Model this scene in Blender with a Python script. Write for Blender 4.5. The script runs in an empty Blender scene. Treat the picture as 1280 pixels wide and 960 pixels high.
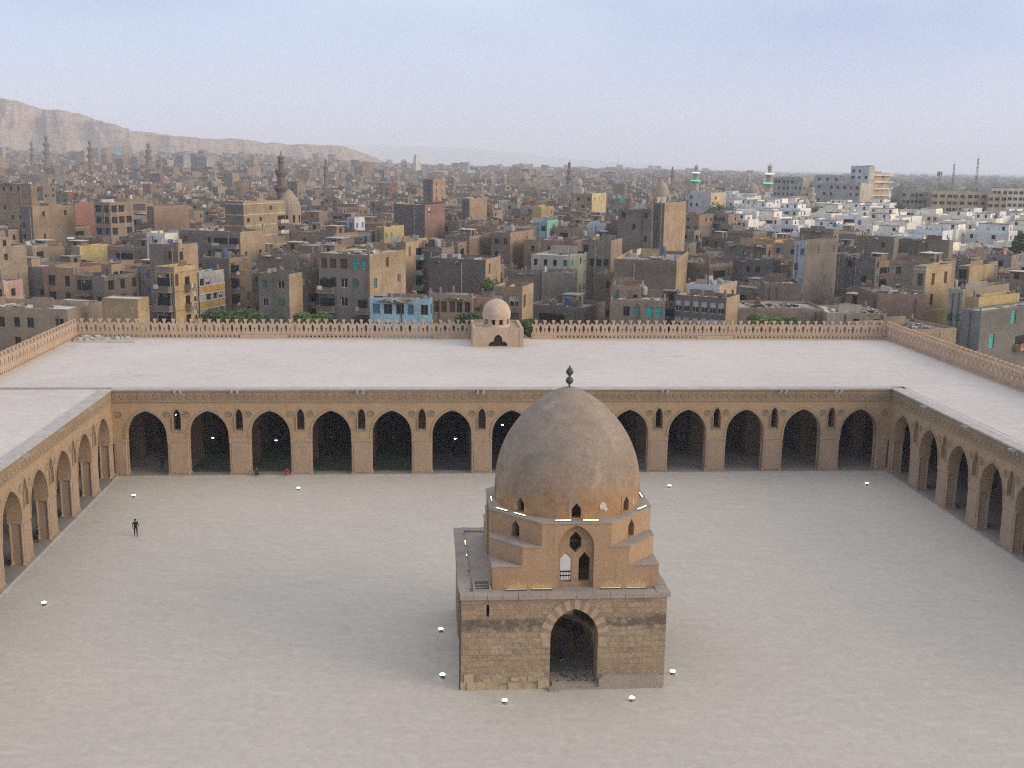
import bpy, math, random, bmesh
from mathutils import Vector, Matrix
from mathutils.geometry import tessellate_polygon
rnd = random.Random(7)
PI = math.pi
SC = bpy.context.scene
COL = SC.collection
# ------------------------------------------------------------------ camera
FPX, PITCH, YAW, ROLL = 1390.9, 0.1949, 0.0794, 0.0144
EYE = Vector((-10.156, -127.23, 36.04))
cp, sp = math.cos(PITCH), math.sin(PITCH)
FW = Vector((math.sin(YAW)*cp, math.cos(YAW)*cp, -sp))
r0 = Vector((math.cos(YAW), -math.sin(YAW), 0)); u0 = r0.cross(FW)
RT = math.cos(ROLL)*r0 + math.sin(ROLL)*u0
UP = -math.sin(ROLL)*r0 + math.cos(ROLL)*u0
cam = bpy.data.cameras.new('camera'); camo = bpy.data.objects.new('camera', cam); COL.objects.link(camo)
cam.sensor_width = 36; cam.lens = FPX/1280*36; cam.clip_end = 30000; cam.clip_start = 1
M = Matrix((RT, UP, -FW)).transposed().to_4x4(); M.translation = EYE
camo.matrix_world = M
SC.camera = camo

def ray(px, py): return FW*FPX + RT*(px-640) - UP*(py-480)
def on_y(px, py, Y):
    d = ray(px, py); return EYE + d*((Y-EYE.y)/d.y)
def on_z(px, py, Z):
    d = ray(px, py); return EYE + d*((Z-EYE.z)/d.z)
def proj(P):
    d = Vector(P)-EYE; z = d.dot(FW)
    return (640+FPX*d.dot(RT)/z, 480-FPX*d.dot(UP)/z)
def solve_dir(B, dx, dy, px):
    """t so that B + t*(dx,dy,0) projects to column px"""
    k = (px-640)/FPX; b = B-EYE; v = Vector((dx, dy, 0))
    return (k*b.dot(FW)-b.dot(RT))/(v.dot(RT)-k*v.dot(FW))

# ------------------------------------------------------------------ objects
def tag(o, label=None, cat=None, group=None, kind=None):
    if label: o['label'] = label
    if cat: o['category'] = cat
    if group: o['group'] = group
    if kind: o['kind'] = kind
    return o
def empty(name, loc=(0, 0, 0), rz=0, **k):
    o = bpy.data.objects.new(name, None); COL.objects.link(o)
    o.location = loc; o.rotation_euler = (0, 0, rz); o.empty_display_size = .2
    return tag(o, **k)
def inst(name, me, parent=None, loc=(0, 0, 0), rot=(0, 0, 0), scale=(1, 1, 1)):
    o = bpy.data.objects.new(name, me); COL.objects.link(o)
    o.parent = parent; o.location = loc; o.rotation_euler = rot; o.scale = scale
    return o
class MB:
    def __init__(s): s.v = []; s.f = []; s.m = []; s.c = []; s.sm = []
    def add(s, vs, fs, m=0, c=(1, 1, 1), smooth=False):
        b = len(s.v); s.v += [tuple(v) for v in vs]
        for f in fs:
            s.f.append([i+b for i in f]); s.m.append(m); s.c.append(c); s.sm.append(smooth)
    def box(s, x0, x1, y0, y1, z0, z1, m=0, c=(1, 1, 1), X=None, bottom=True):
        vs = [(x0, y0, z0), (x1, y0, z0), (x1, y1, z0), (x0, y1, z0), (x0, y0, z1), (x1, y0, z1), (x1, y1, z1), (x0, y1, z1)]
        if X is not None: vs = [X @ Vector(v) for v in vs]
        fs = [(4, 5, 6, 7), (0, 1, 5, 4), (1, 2, 6, 5), (2, 3, 7, 6), (3, 0, 4, 7)]
        if bottom: fs.append((3, 2, 1, 0))
        s.add(vs, fs, m, c)
    def tube(s, p, q, r0, r1=None, n=6, m=0, c=(1, 1, 1), cap=True, smooth=True):
        p = Vector(p); q = Vector(q); r1 = r0 if r1 is None else r1
        d = (q-p).normalized(); a = d.orthogonal().normalized(); b = d.cross(a)
        vs = []
        for P, r in ((p, r0), (q, r1)):
            for i in range(n):
                t = 2*PI*i/n; vs.append(P+a*math.cos(t)*r+b*math.sin(t)*r)
        s.add(vs, [(i, (i+1) % n, n+(i+1) % n, n+i) for i in range(n)], m, c, smooth)
        if cap: s.add(vs, [tuple(range(n-1, -1, -1)), tuple(range(n, 2*n))], m, c)
    def lathe(s, prof, n=24, o=(0, 0, 0), m=0, c=(1, 1, 1), smooth=True, a0=0.0, cap=True):
        vs = []; k = len(prof)
        for i in range(n):
            t = a0+2*PI*i/n
            for r, z in prof: vs.append((o[0]+r*math.cos(t), o[1]+r*math.sin(t), o[2]+z))
        fs = []
        for i in range(n):
            j = (i+1) % n
            for q in range(k-1): fs.append((i*k+q, j*k+q, j*k+q+1, i*k+q+1))
        s.add(vs, fs, m, c, smooth)
        if cap:
            if prof[-1][0] > .01: s.add(vs, [tuple(i*k+k-1 for i in range(n))], m, c)
    def poly(s, loops, O, u, n, t, m=0, c=(1, 1, 1), mside=None, back=True, z0=0):
        """extrude 2D loops (s,z) on the plane through O with outward normal n, thickness t inwards"""
        O = Vector(O); u = Vector(u); n = Vector(n); Z = Vector((0, 0, 1))
        P2 = []
        for i, L in enumerate(loops):
            A = sum(L[j][0]*L[(j+1) % len(L)][1]-L[(j+1) % len(L)][0]*L[j][1] for j in range(len(L)))
            L = list(L)
            if (A < 0) == (i == 0): L.reverse()
            P2.append(L)
        flat = [p for L in P2 for p in L]
        tris = tessellate_polygon([[Vector((a, b, 0)) for a, b in L] for L in P2])
        tr = []
        for a, b, d in tris:
            A, B, D = flat[a], flat[b], flat[d]
            cr = (B[0]-A[0])*(D[1]-A[1])-(B[1]-A[1])*(D[0]-A[0])
            if abs(cr) < 1e-9: continue
            tr.append((a, b, d) if cr > 0 else (a, d, b))
        fr = [O+u*a+Z*(b+z0) for a, b in flat]; bk = [p-n*t for p in fr]; N = len(flat)
        s.add(fr+bk, tr, m, c)
        if back: s.add(fr+bk, [(a+N, d+N, b+N) for a, b, d in tr], m, c)
        b0 = 0; sd = []
        for L in P2:
            k = len(L)
            for j in range(k):
                a, b = b0+j, b0+(j+1) % k
                sd.append((a, a+N, b+N, b))
            b0 += k
        s.add(fr+bk, sd, m if mside is None else mside, c)
    def mesh(s, name, mats):
        me = bpy.data.meshes.new(name); me.from_pydata(s.v, [], s.f)
        for m in (mats if isinstance(mats, (list, tuple)) else [mats]): me.materials.append(m)
        me.polygons.foreach_set('material_index', s.m); me.polygons.foreach_set('use_smooth', s.sm)
        at = me.color_attributes.new('col', 'FLOAT_COLOR', 'CORNER')
        buf = []
        for f, c in zip(s.f, s.c): buf += [c[0], c[1], c[2], 1.0]*len(f)
        at.data.foreach_set('color', buf)
        me.update(); return me
    def build(s, name, mats, parent=None, loc=(0, 0, 0), rz=0):
        return inst(name, s.mesh(name, mats), parent, loc, (0, 0, rz))

# ------------------------------------------------------------------ materials
def mat(name, rough=.9):
    m = bpy.data.materials.new(name); m.use_nodes = True
    nt = m.node_tree; b = nt.nodes['Principled BSDF']
    b.inputs['Roughness'].default_value = rough
    b.inputs['Specular IOR Level'].default_value = .25
    return m, nt, b
def N(nt, t, **k):
    n = nt.nodes.new(t)
    for a, v in k.items():
        if a in n.inputs: n.inputs[a].default_value = v
        else: setattr(n, a, v)
    return n
def mixc(nt, fac, a, b, mode='MIX'):
    n = nt.nodes.new('ShaderNodeMix'); n.data_type = 'RGBA'; n.blend_type = mode
    for s, v in ((0, fac), (6, a), (7, b)):
        if hasattr(v, 'is_output') or hasattr(v, 'links'): nt.links.new(v, n.inputs[s])
        else: n.inputs[s].default_value = v if s == 0 else (v[0], v[1], v[2], 1)
    return n.outputs[2]
def noise(nt, scale, detail=4, rough=.6, vec=None, lo=.35, hi=.65):
    n = N(nt, 'ShaderNodeTexNoise'); n.inputs['Scale'].default_value = scale
    n.inputs['Detail'].default_value = detail; n.inputs['Roughness'].default_value = rough
    if vec is not None: nt.links.new(vec, n.inputs['Vector'])
    r = N(nt, 'ShaderNodeMapRange'); nt.links.new(n.outputs['Fac'], r.inputs[0])
    r.inputs[1].default_value = lo; r.inputs[2].default_value = hi
    return r.outputs[0]
def coords(nt, kind='Position', sc=(1, 1, 1), rot=(0, 0, 0)):
    if kind == 'Position': o = N(nt, 'ShaderNodeNewGeometry').outputs['Position']
    else: o = N(nt, 'ShaderNodeTexCoord').outputs[kind]
    mp = N(nt, 'ShaderNodeMapping'); mp.inputs['Scale'].default_value = sc; mp.inputs['Rotation'].default_value = rot
    nt.links.new(o, mp.inputs['Vector']); return mp.outputs[0]
def math_(nt, op, a, b=None, c=None):
    n = N(nt, 'ShaderNodeMath'); n.operation = op
    for i, v in enumerate((a, b, c)):
        if v is None: continue
        if hasattr(v, 'links'): nt.links.new(v, n.inputs[i])
        else: n.inputs[i].default_value = v
    return n.outputs[0]
def bump(nt, b, h, strength=.3, dist=.1):
    n = N(nt, 'ShaderNodeBump'); n.inputs['Strength'].default_value = strength; n.inputs['Distance'].default_value = dist
    nt.links.new(h, n.inputs['Height']); nt.links.new(n.outputs[0], b.inputs['Normal'])
def plain(name, c, rough=.8, metal=0):
    m, nt, b = mat(name, rough); b.inputs['Base Color'].default_value = (*c, 1); b.inputs['Metallic'].default_value = metal
    return m
def plaster(name, c1, c2, c3=None, s1=.5, s2=3.0, rough=.92, bs=.3, streak=True, fine=.5):
    """mottled plaster / stone in world space: big patches, vertical streaks, fine grain"""
    m, nt, b = mat(name, rough)
    P = coords(nt)
    col = mixc(nt, noise(nt, s1, 5, .6, P), c1, c2)
    if streak:
        Q = coords(nt, sc=(1.4, 1.4, .18))
        col = mixc(nt, math_(nt, 'MULTIPLY', noise(nt, 1.6, 4, .65, Q, .5, .75), .55), col, c3 or c2)
    elif c3:
        col = mixc(nt, noise(nt, s1*2.7, 5, .65, P, .52, .7), col, c3)
    g = noise(nt, s2*2.5, 6, .7, P, .3, .7)
    col = mixc(nt, fine, col, mixc(nt, g, (.5, .5, .5), (1.3, 1.3, 1.3)), 'MULTIPLY')
    nt.links.new(col, b.inputs['Base Color'])
    bump(nt, b, g, bs, .06)
    return m
def emit(name, c, s):
    m = bpy.data.materials.new(name); m.use_nodes = True; nt = m.node_tree; nt.nodes.clear()
    e = N(nt, 'ShaderNodeEmission'); e.inputs[0].default_value = (*c, 1); e.inputs[1].default_value = s
    o = N(nt, 'ShaderNodeOutputMaterial'); nt.links.new(e.outputs[0], o.inputs[0]); return m

M_wall = plaster('ochre_plaster', (.375, .252, .148), (.42, .295, .182), (.29, .20, .13), .35, 2)
M_pier = plaster('pier_plaster', (.41, .295, .205), (.355, .258, .18), (.29, .21, .143), .5, 2)
M_trim = plaster('stucco_trim', (.36, .27, .18), (.30, .22, .145), None, .8, 3)
M_frieze = plaster('frieze_stucco', (.33, .245, .16), (.27, .20, .13), (.38, .26, .13), .4, 3)
M_inner = plaster('shaded_inner_plaster', (.17, .115, .08), (.13, .092, .07), None, .5, 2)  # interior shade of halls and pavilion put into a darker plaster
M_para = plaster('parapet_plaster', (.50, .37, .265), (.43, .315, .225), (.35, .255, .18), .4, 2)
M_coping = plaster('coping_mortar', (.50, .46, .42), (.40, .37, .34), None, 1, 3, streak=False)
M_mid = plaster('pavilion_plaster', (.37, .238, .14), (.415, .277, .168), (.29, .195, .128), .35, 2)
M_ledge = plaster('ledge_stone', (.36, .30, .25), (.29, .25, .22), None, .6, 3, streak=False)
M_white = plaster('white_plaster', (.62, .60, .56), (.5, .49, .46), None, .5, 2)
M_dark = plain('opening_shade', (.012, .011, .010), .95)  # near-black colour stands in for the shade inside openings
M_darkwood = plain('dark_wood', (.05, .035, .025), .8)
M_metal = plain('dull_metal', (.16, .16, .15), .5, .6)
M_bronze = plain('aged_copper', (.07, .085, .075), .55, .4)
M_lamp = emit('lamp_glow', (1, .95, .85), 7)
M_bulb = emit('bulb_glow', (1, .93, .78), 7)
M_strip = emit('strip_light_glow', (1, .95, .48), 3.6)
M_green = emit('green_neon', (.08, .9, .35), 1.0)

# roof: pale render with grain, faint patches and tide marks
def ground_mat(name, c1, c2, c3, s=.06, speck=.35, rot=0.0, rows=True):
    m, nt, b = mat(name, .95)
    P = coords(nt); Q = coords(nt, sc=(.25, 1.3, 1), rot=(0, 0, rot))
    col = mixc(nt, noise(nt, s, 6, .62, P), c1, c2)
    col = mixc(nt, math_(nt, 'MULTIPLY', noise(nt, .9, 6, .7, Q, .46, .70), .55), col, c3)
    g = noise(nt, 1.7, 8, .75, P, .3, .7)
    col = mixc(nt, speck, col, mixc(nt, g, (.62, .61, .6), (1.22, 1.22, 1.22)), 'MULTIPLY')
    if rows:
        br = N(nt, 'ShaderNodeTexBrick'); nt.links.new(coords(nt, sc=(1, 1, 1), rot=(0, 0, rot)), br.inputs['Vector'])
        for i, v in ((1, (.86, .86, .86, 1)), (2, (1.08, 1.08, 1.07, 1)), (3, (.78, .77, .76, 1))): br.inputs[i].default_value = v
        br.inputs['Scale'].default_value = 1; br.inputs['Brick Width'].default_value = 1.1; br.inputs['Row Height'].default_value = .55; br.inputs['Mortar Size'].default_value = .03
        col = mixc(nt, .24, col, br.outputs['Color'], 'MULTIPLY')
    fl = noise(nt, 3.2, 4, .8, Q, .58, .72); col = mixc(nt, math_(nt, 'MULTIPLY', fl, .3), col, (c2[0]*.66, c2[1]*.65, c2[2]*.64))
    st = noise(nt, .33, 3, .5, P, .66, .76)
    col = mixc(nt, math_(nt, 'MULTIPLY', st, .35), col, (c2[0]*.6, c2[1]*.6, c2[2]*.6))
    nt.links.new(col, b.inputs['Base Color']); bump(nt, b, g, .25, .05)
    return m
M_roof = ground_mat('roof_render', (.61, .55, .50), (.53, .48, .44), (.66, .60, .55), .05, .45, rows=False)
M_court = ground_mat('court_paving', (.492, .447, .385), (.462, .422, .365), (.545, .497, .43), .045, .36, rot=.5)
M_hallfloor = ground_mat('shaded_hall_paving', (.27, .25, .215), (.23, .21, .185), (.31, .285, .25), .1, .3)  # floor tone lowered to carry the shade under the arcades

# pavilion base masonry: courses of stone with darker, redder and cream courses
def masonry():
    m, nt, b = mat('pavilion_masonry', .92)
    geo = N(nt, 'ShaderNodeNewGeometry')
    sx = N(nt, 'ShaderNodeSeparateXYZ'); nt.links.new(geo.outputs['Position'], sx.inputs[0])
    cx = N(nt, 'ShaderNodeCombineXYZ')
    nt.links.new(math_(nt, 'ADD', sx.outputs[0], sx.outputs[1]), cx.inputs[0]); nt.links.new(sx.outputs[2], cx.inputs[1])
    br = N(nt, 'ShaderNodeTexBrick'); nt.links.new(cx.outputs[0], br.inputs['Vector'])
    br.inputs[1].default_value = (.39, .30, .205, 1); br.inputs[2].default_value = (.225, .172, .12, 1); br.inputs[3].default_value = (.19, .15, .11, 1); br.inputs['Bias'].default_value = -.1
    br.inputs['Scale'].default_value = 1; br.inputs['Brick Width'].default_value = 1.15; br.inputs['Row Height'].default_value = .42; br.inputs['Mortar Size'].default_value = .02
    P = coords(nt)
    col = mixc(nt, .55, br.outputs['Color'], mixc(nt, noise(nt, .6, 6, .75, P), (.39, .30, .20), (.235, .178, .125)))
    # dark burnt courses about 4.3-5.2 m up, pinkish courses above
    Q = coords(nt, sc=(.35, .35, 1))
    wob = math_(nt, 'MULTIPLY', math_(nt, 'SUBTRACT', noise(nt, .8, 4, .6, Q, .2, .8), .5), 1.0)
    z = math_(nt, 'ADD', sx.outputs[2], wob)
    band = math_(nt, 'SUBTRACT', 1, math_(nt, 'MULTIPLY', math_(nt, 'ABSOLUTE', math_(nt, 'SUBTRACT', z, 4.75)), 1.7))
    band = math_(nt, 'MULTIPLY', math_(nt, 'MAXIMUM', band, 0), noise(nt, 1.3, 4, .6, P, .3, .55))
    col = mixc(nt, math_(nt, 'MINIMUM', math_(nt, 'MULTIPLY', band, 1.8), .88), col, (.125, .10, .08))
    up = math_(nt, 'MULTIPLY', math_(nt, 'GREATER_THAN', z, 5.45), noise(nt, .9, 3, .6, Q, .45, .6))
    col = mixc(nt, math_(nt, 'MULTIPLY', up, .55), col, (.37, .22, .16))
    lowb = math_(nt, 'MULTIPLY', math_(nt, 'LESS_THAN', z, .9), noise(nt, 1.5, 4, .6, P, .45, .6))
    bl = noise(nt, 1.1, 5, .7, coords(nt, sc=(1, 1, 1.8)), .60, .68); col = mixc(nt, math_(nt, 'MULTIPLY', bl, .5), col, (.50, .40, .26))
    dk = noise(nt, .8, 5, .7, coords(nt, sc=(1, 1, 2.2)), .58, .68); col = mixc(nt, math_(nt, 'MULTIPLY', dk, .5), col, (.16, .12, .085))
    col = mixc(nt, math_(nt, 'MULTIPLY', lowb, .6), col, (.48, .39, .25))
    g = noise(nt, 5, 6, .75, P, .3, .7)
    col = mixc(nt, .75, col, mixc(nt, g, (.55, .54, .53), (1.38, 1.37, 1.35)), 'MULTIPLY')
    nt.links.new(col, b.inputs['Base Color'])
    bump(nt, b, math_(nt, 'ADD', g, math_(nt, 'MULTIPLY', br.outputs['Fac'], -1.5)), .5, .06)
    return m
M_masonry = masonry()

def dome_mat(name, lo, hi, grey, z0, z1):
    """plaster over brick: weathered greyer towards the crown, orange patches low, faint courses"""
    m, nt, b = mat(name, .9)
    P = coords(nt); geo = N(nt, 'ShaderNodeNewGeometry'); sx = N(nt, 'ShaderNodeSeparateXYZ'); nt.links.new(geo.outputs['Position'], sx.inputs[0])
    col = mixc(nt, noise(nt, .35, 6, .65, P), lo, hi)
    z = math_(nt, 'ADD', sx.outputs[2], math_(nt, 'MULTIPLY', math_(nt, 'SUBTRACT', noise(nt, .5, 5, .6, P, .2, .8), .5), 3.5))
    r = N(nt, 'ShaderNodeMapRange'); nt.links.new(z, r.inputs[0]); r.inputs[1].default_value = z0; r.inputs[2].default_value = z1
    col = mixc(nt, r.outputs[0], col, grey)
    Q = coords(nt, sc=(.6, .6, 1.7))
    col = mixc(nt, math_(nt, 'MULTIPLY', noise(nt, .8, 5, .65, Q, .48, .7), .42), col, (grey[0]*.62, grey[1]*.6, grey[2]*.58))
    col = mixc(nt, math_(nt, 'MULTIPLY', noise(nt, .45, 5, .65, coords(nt, sc=(1, 1, .45)), .54, .66), .5), col, (.40, .335, .265))
    low = N(nt, 'ShaderNodeMapRange'); nt.links.new(z, low.inputs[0]); low.inputs[1].default_value = z0+1.2; low.inputs[2].default_value = z0-.6
    col = mixc(nt, math_(nt, 'MULTIPLY', low.outputs[0], noise(nt, .9, 5, .7, P, .35, .6)), col, (lo[0]*1.02, lo[1]*.88, lo[2]*.68))
    g = noise(nt, 6, 6, .75, P, .3, .7)
    g2 = noise(nt, 2.4, 5, .7, P, .3, .7); col = mixc(nt, .5, col, mixc(nt, g, (.62, .6, .58), (1.3, 1.3, 1.3)), 'MULTIPLY'); g3 = noise(nt, .75, 6, .68, coords(nt, sc=(1, 1, .8)), .35, .65); col = mixc(nt, .55, col, mixc(nt, g3, (.76, .73, .71), (1.16, 1.14, 1.12)), 'MULTIPLY'); col = mixc(nt, .4, col, mixc(nt, g2, (.72, .7, .68), (1.18, 1.18, 1.18)), 'MULTIPLY')
    nt.links.new(col, b.inputs['Base Color']); bump(nt, b, g, .35, .06)
    return m
M_dome = dome_mat('dome_plaster', (.36, .225, .125), (.31, .215, .14), (.285, .235, .19), 12.3, 16)
M_sdome = dome_mat('small_dome_plaster', (.55, .42, .31), (.5, .38, .28), (.5, .4, .31), 12, 16)

# city walls: colour per face + grime
def city_mat(name, rough=.92):
    m, nt, b = mat(name, rough)
    a = N(nt, 'ShaderNodeVertexColor'); a.layer_name = 'col'
    P = coords(nt)
    g = noise(nt, .22, 6, .7, P, .3, .7)
    col = mixc(nt, 1.0, a.outputs[0], mixc(nt, g, (.72, .70, .69), (1.14, 1.13, 1.12)), 'MULTIPLY')
    Q = coords(nt, sc=(1, 1, .12))
    col = mixc(nt, math_(nt, 'MULTIPLY', noise(nt, .9, 4, .6, Q, .52, .72), .5), col, mixc(nt, .6, col, (.10, .085, .07)))
    f = noise(nt, 2.6, 5, .75, P, .3, .7)
    col = mixc(nt, .62, col, mixc(nt, f, (.5, .5, .5), (1.42, 1.40, 1.36)), 'MULTIPLY')
    nt.links.new(col, b.inputs['Base Color'])
    return m
M_city = city_mat('city_wall')
M_croof = city_mat('city_roof')
M_glass = plain('window_dark', (.018, .019, .022), .35)
M_conc = plaster('raw_concrete', (.27, .25, .225), (.2, .185, .17), None, .5, 2)
def leaf_mat(name, c1, c2):
    m, nt, b = mat(name, .7)
    a = N(nt, 'ShaderNodeObjectInfo'); ng = N(nt, 'ShaderNodeNewGeometry')
    col = mixc(nt, ng.outputs['Random Per Island'], c1, c2)
    nt.links.new(col, b.inputs['Base Color']); return m
M_leaf = leaf_mat('tree_leaves', (.035, .065, .022), (.09, .13, .04))
M_leaf2 = leaf_mat('bright_leaves', (.06, .10, .025), (.13, .18, .05))
M_bark = plain('bark', (.10, .07, .05))
HAZE, SKYS, VEIL, ZENC, SUNE, EXPO = 1.75e-4, .05, .62, (1.02, 1.03, 1.06), 1.5, 0.51
# ------------------------------------------------------------------ the mosque
W = 45.9; PITCHX = 7.02; HALF = 2.28; ZS = 4.45; APEX = 7.72; ZF = 8.78; ZR = 10.26; TH = 1.27; LS = 63.45
BACK = 37.8; XO = 60.7; HP = 2.88
def arch(cx, half, zs, rise, n=9):
    R = (half*half+rise*rise)/(2*half); th = math.acos((R-half)/R)
    r = [(cx-half+R-R*math.cos(th*i/n), zs+R*math.sin(th*i/n)) for i in range(n+1)]    # left spring -> apex
    l = [(2*cx-x, z) for x, z in reversed(r[:-1])]
    return r+l                                                                          # left spring -> apex -> right spring
def niche(cx, hw, z0, zs, rise): return [(cx+hw, z0)]+[(cx-hw, z0)]+arch(cx, hw, zs, rise, 4)
STILT = .38
def frame3(O, u):
    u = Vector(u); return Vector(O), u, u.cross(Vector((0, 0, 1)))
def facade_poly(L, centres, niches, zt, zs=ZS, half=HALF, apex=APEX):
    out = [(0, zt), (0, zs)]
    for c in centres: out += [(c-half, zs)]+arch(c, half, zs+STILT, apex-zs-STILT)+[(c+half, zs)]
    out += [(L, zs), (L, zt)]
    return [out]+[niche(c, .43, 5.42, 7.1, .85) for c in niches]
def pier_mesh(w, name, end=0):
    mb = MB(); h = w/2
    mb.box(-h+.16, h-.16, .02, TH-.02, 0, ZS-.42)
    mb.box(-h+.03, h-.03, -.02, TH+.02, ZS-.42, ZS)               # impost block
    mb.box(-h-.05, h+.05, -.07, TH+.05, 0, .22)                    # foot
    mb.box(-h+.30, h-.30, -.03, .02, .30, ZS-.55)                  # raised front panel
    for sx in (-1, 1):
        for y in (.13, TH-.13):
            mb.tube((sx*(h-.14), y, .22), (sx*(h-.14), y, ZS-.62), .125, n=8)
            mb.lathe([(.11, 0), (.20, .10), (.15, .2)], 8, (sx*(h-.14), y, ZS-.62))
            mb.lathe([(.19, 0), (.19, .12), (.13, .2)], 8, (sx*(h-.14), y, .2))
    return mb.mesh(name, M_pier)
ME_PIER = pier_mesh(2.46, 'pier'); ME_HALF = pier_mesh(1.5, 'half_pier')
mb = MB()                                                         # archivolt: moulded band round an arch
A = [(-HALF, ZS)]+arch(0, HALF, ZS+STILT, APEX-ZS-STILT)+[(HALF, ZS)]; B_ = [(-HALF-.28, ZS)]+arch(0, HALF+.28, ZS+STILT, APEX-ZS-STILT+.32)+[(HALF+.28, ZS)]
mb.poly([[p for p in B_]+[p for p in reversed(A)]], (0, 0, 0), (1, 0, 0), (0, -1, 0), .06); ME_ARCHI = mb.mesh('archivolt', M_trim)
mb = MB()
o_ = niche(0, .62, 5.22, 7.12, 1.08); i_ = niche(0, .43, 5.42, 7.1, .85)
mb.poly([o_, i_], (0, 0, 0), (1, 0, 0), (0, -1, 0), .06)
for s in (-1, 1): mb.tube((s*.5, -.05, 5.42), (s*.5, -.05, 6.95), .07, n=6)
ME_NICHE = mb.mesh('niche_frame', M_trim)
mb = MB(); n = 16                                                 # rosette: ring, petals, boss
mb.lathe([(.44, 0), (.42, .06), (.36, .07), (.33, .03), (.0, .03)], n, cap=False)
for k in range(6):
    t = k*PI/3; mb.tube((.08*math.cos(t), .08*math.sin(t), .05), (.29*math.cos(t), .29*math.sin(t), .05), .03, .07, 5)
mb.lathe([(.10, .02), (.08, .09), (0, .10)], 8)
ME_ROS = mb.mesh('rosette', M_trim)
for v in ME_ROS.vertices: v.co = (v.co.x, -v.co.z, v.co.y)
mb = MB()
for s in (-.32, .32):
    mb.box(s-.10, s+.10, -.62, .1, -.10, .06); mb.box(s-.16, s+.16, -.12, .05, -.5, -.1)
    mb.box(s-.08, s+.08, -.66, -.58, -.13, .09)
ME_SPOUT = mb.mesh('waterspout', plaster('spout_stone', (.46, .42, .37), (.36, .33, .29), None, 1, 3))

def arcade(parent, O, u, L, centres, piers, ends, spouts, corner_ros=()):
    """one courtyard facade: wall over the arches, piers, archivolts, niches, rosettes, frieze, coping, spouts"""
    O, u, n = frame3(O, u); rz = math.atan2(u.y, u.x)
    T = Matrix.Translation(O) @ Matrix.Rotation(rz, 4, 'Z')
    def put(name, me, s, z=0, dn=0): return inst(name, me, parent, T @ Vector((s, -dn, z)), (0, 0, rz))
    niches = [(a+b)/2 for a, b in zip(centres[:-1], centres[1:])]
    mb = MB(); mb.poly(facade_poly(L, centres, niches, ZF), O, u, n, TH)
    mb.build('arch_wall', M_wall, parent)
    for p in piers: put('pier', ME_PIER, p)
    for e in ends: put('pier', ME_HALF, e)
    for c in centres: put('archivolt', ME_ARCHI, c, 0, .055)
    for c in niches:
        put('niche_window', ME_NICHE, c, 0, .05)
        for s in (-1, 1): put('rosette', ME_ROS, c+s*1.12, 7.35, .0)
    for c in corner_ros: put('rosette', ME_ROS, c, 7.35, 0)
    # frieze: moulded band with a row of rosettes
    mb = MB()
    X = T
    mb.box(0, L, -.06, TH, ZF, ZR-.12, X=X)
    mb.box(0, L, -.13, -.06, ZF, ZF+.14, X=X); mb.box(0, L, -.13, -.06, ZR-.30, ZR-.16, X=X)
    k = int(L/.92)
    for i in range(k):
        s = (i+.5)*L/k; R3 = X @ Matrix.Translation((s, -.06, (ZF+ZR)/2-.06)) @ Matrix.Rotation(PI/2, 4, 'X')
        b0 = len(mb.v); nn = 10
        mb.lathe([(.37, 0), (.35, .07), (.27, .075), (.23, .02), (.12, .02), (.09, .08), (0, .09)], nn, cap=False)
        mb.v[b0:] = [tuple(R3 @ Vector(v)) for v in mb.v[b0:]]
    mb.build('frieze', M_frieze, parent)
    mb = MB(); mb.box(0, L, -.20, 1.15, ZR-.118, ZR+.05, X=X); mb.build('coping', M_coping, parent)
    for s in spouts: put('waterspout', ME_SPOUT, s, ZR-.16, 0)

def inner_row(parent, O, u, L, centres, ends):
    O, u, n = frame3(O, u); rz = math.atan2(u.y, u.x)
    T = Matrix.Translation(O) @ Matrix.Rotation(rz, 4, 'Z')
    mb = MB(); mb.poly(facade_poly(L, centres, [], ZR-.45), O, u, n, TH)
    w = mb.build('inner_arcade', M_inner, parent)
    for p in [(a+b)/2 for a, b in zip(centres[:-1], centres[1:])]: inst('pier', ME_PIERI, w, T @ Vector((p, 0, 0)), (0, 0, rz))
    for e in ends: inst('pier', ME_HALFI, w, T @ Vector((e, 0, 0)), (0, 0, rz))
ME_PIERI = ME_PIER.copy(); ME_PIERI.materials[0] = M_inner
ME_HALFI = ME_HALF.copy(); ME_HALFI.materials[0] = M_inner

hall = empty('prayer_hall', (0, 19, 0), label='broad prayer hall with thirteen pointed arches facing the courtyard under a wide pale roof', cat='prayer hall')
hall.location = (0, 0, 0)
cs = [W+k*PITCHX for k in range(-6, 7)]
prs = [(a+b)/2 for a, b in zip(cs[:-1], cs[1:])]
def sx(px): return on_z(px, 487, ZR).x+W
arcade(hall, (-W, 0, 0), (1, 0, 0), 2*W, cs, prs, [.75, 2*W-.75], [sx(p) for p in (222, 293, 450, 601, 832, 981, 1050)], (.8, 2*W-.8))
for i, y in enumerate((7.3, 14.4, 21.5, 28.6)):
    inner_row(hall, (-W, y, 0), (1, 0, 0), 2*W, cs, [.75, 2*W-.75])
mb = MB(); mb.box(-XO, XO, .0+TH+.0, BACK, ZR-.42, ZR); mb.build('roof', M_roof, hall)
mb = MB(); mb.box(-XO, XO, BACK, BACK+1.6, -3, ZR-.005); mb.box(-XO-1.6, -XO, -LS, BACK+1.6, -3, ZR-.005); mb.box(XO, XO+1.6, -LS, BACK+1.6, -3, ZR-.005)
mb.build('outer_wall', M_para, hall)
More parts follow.
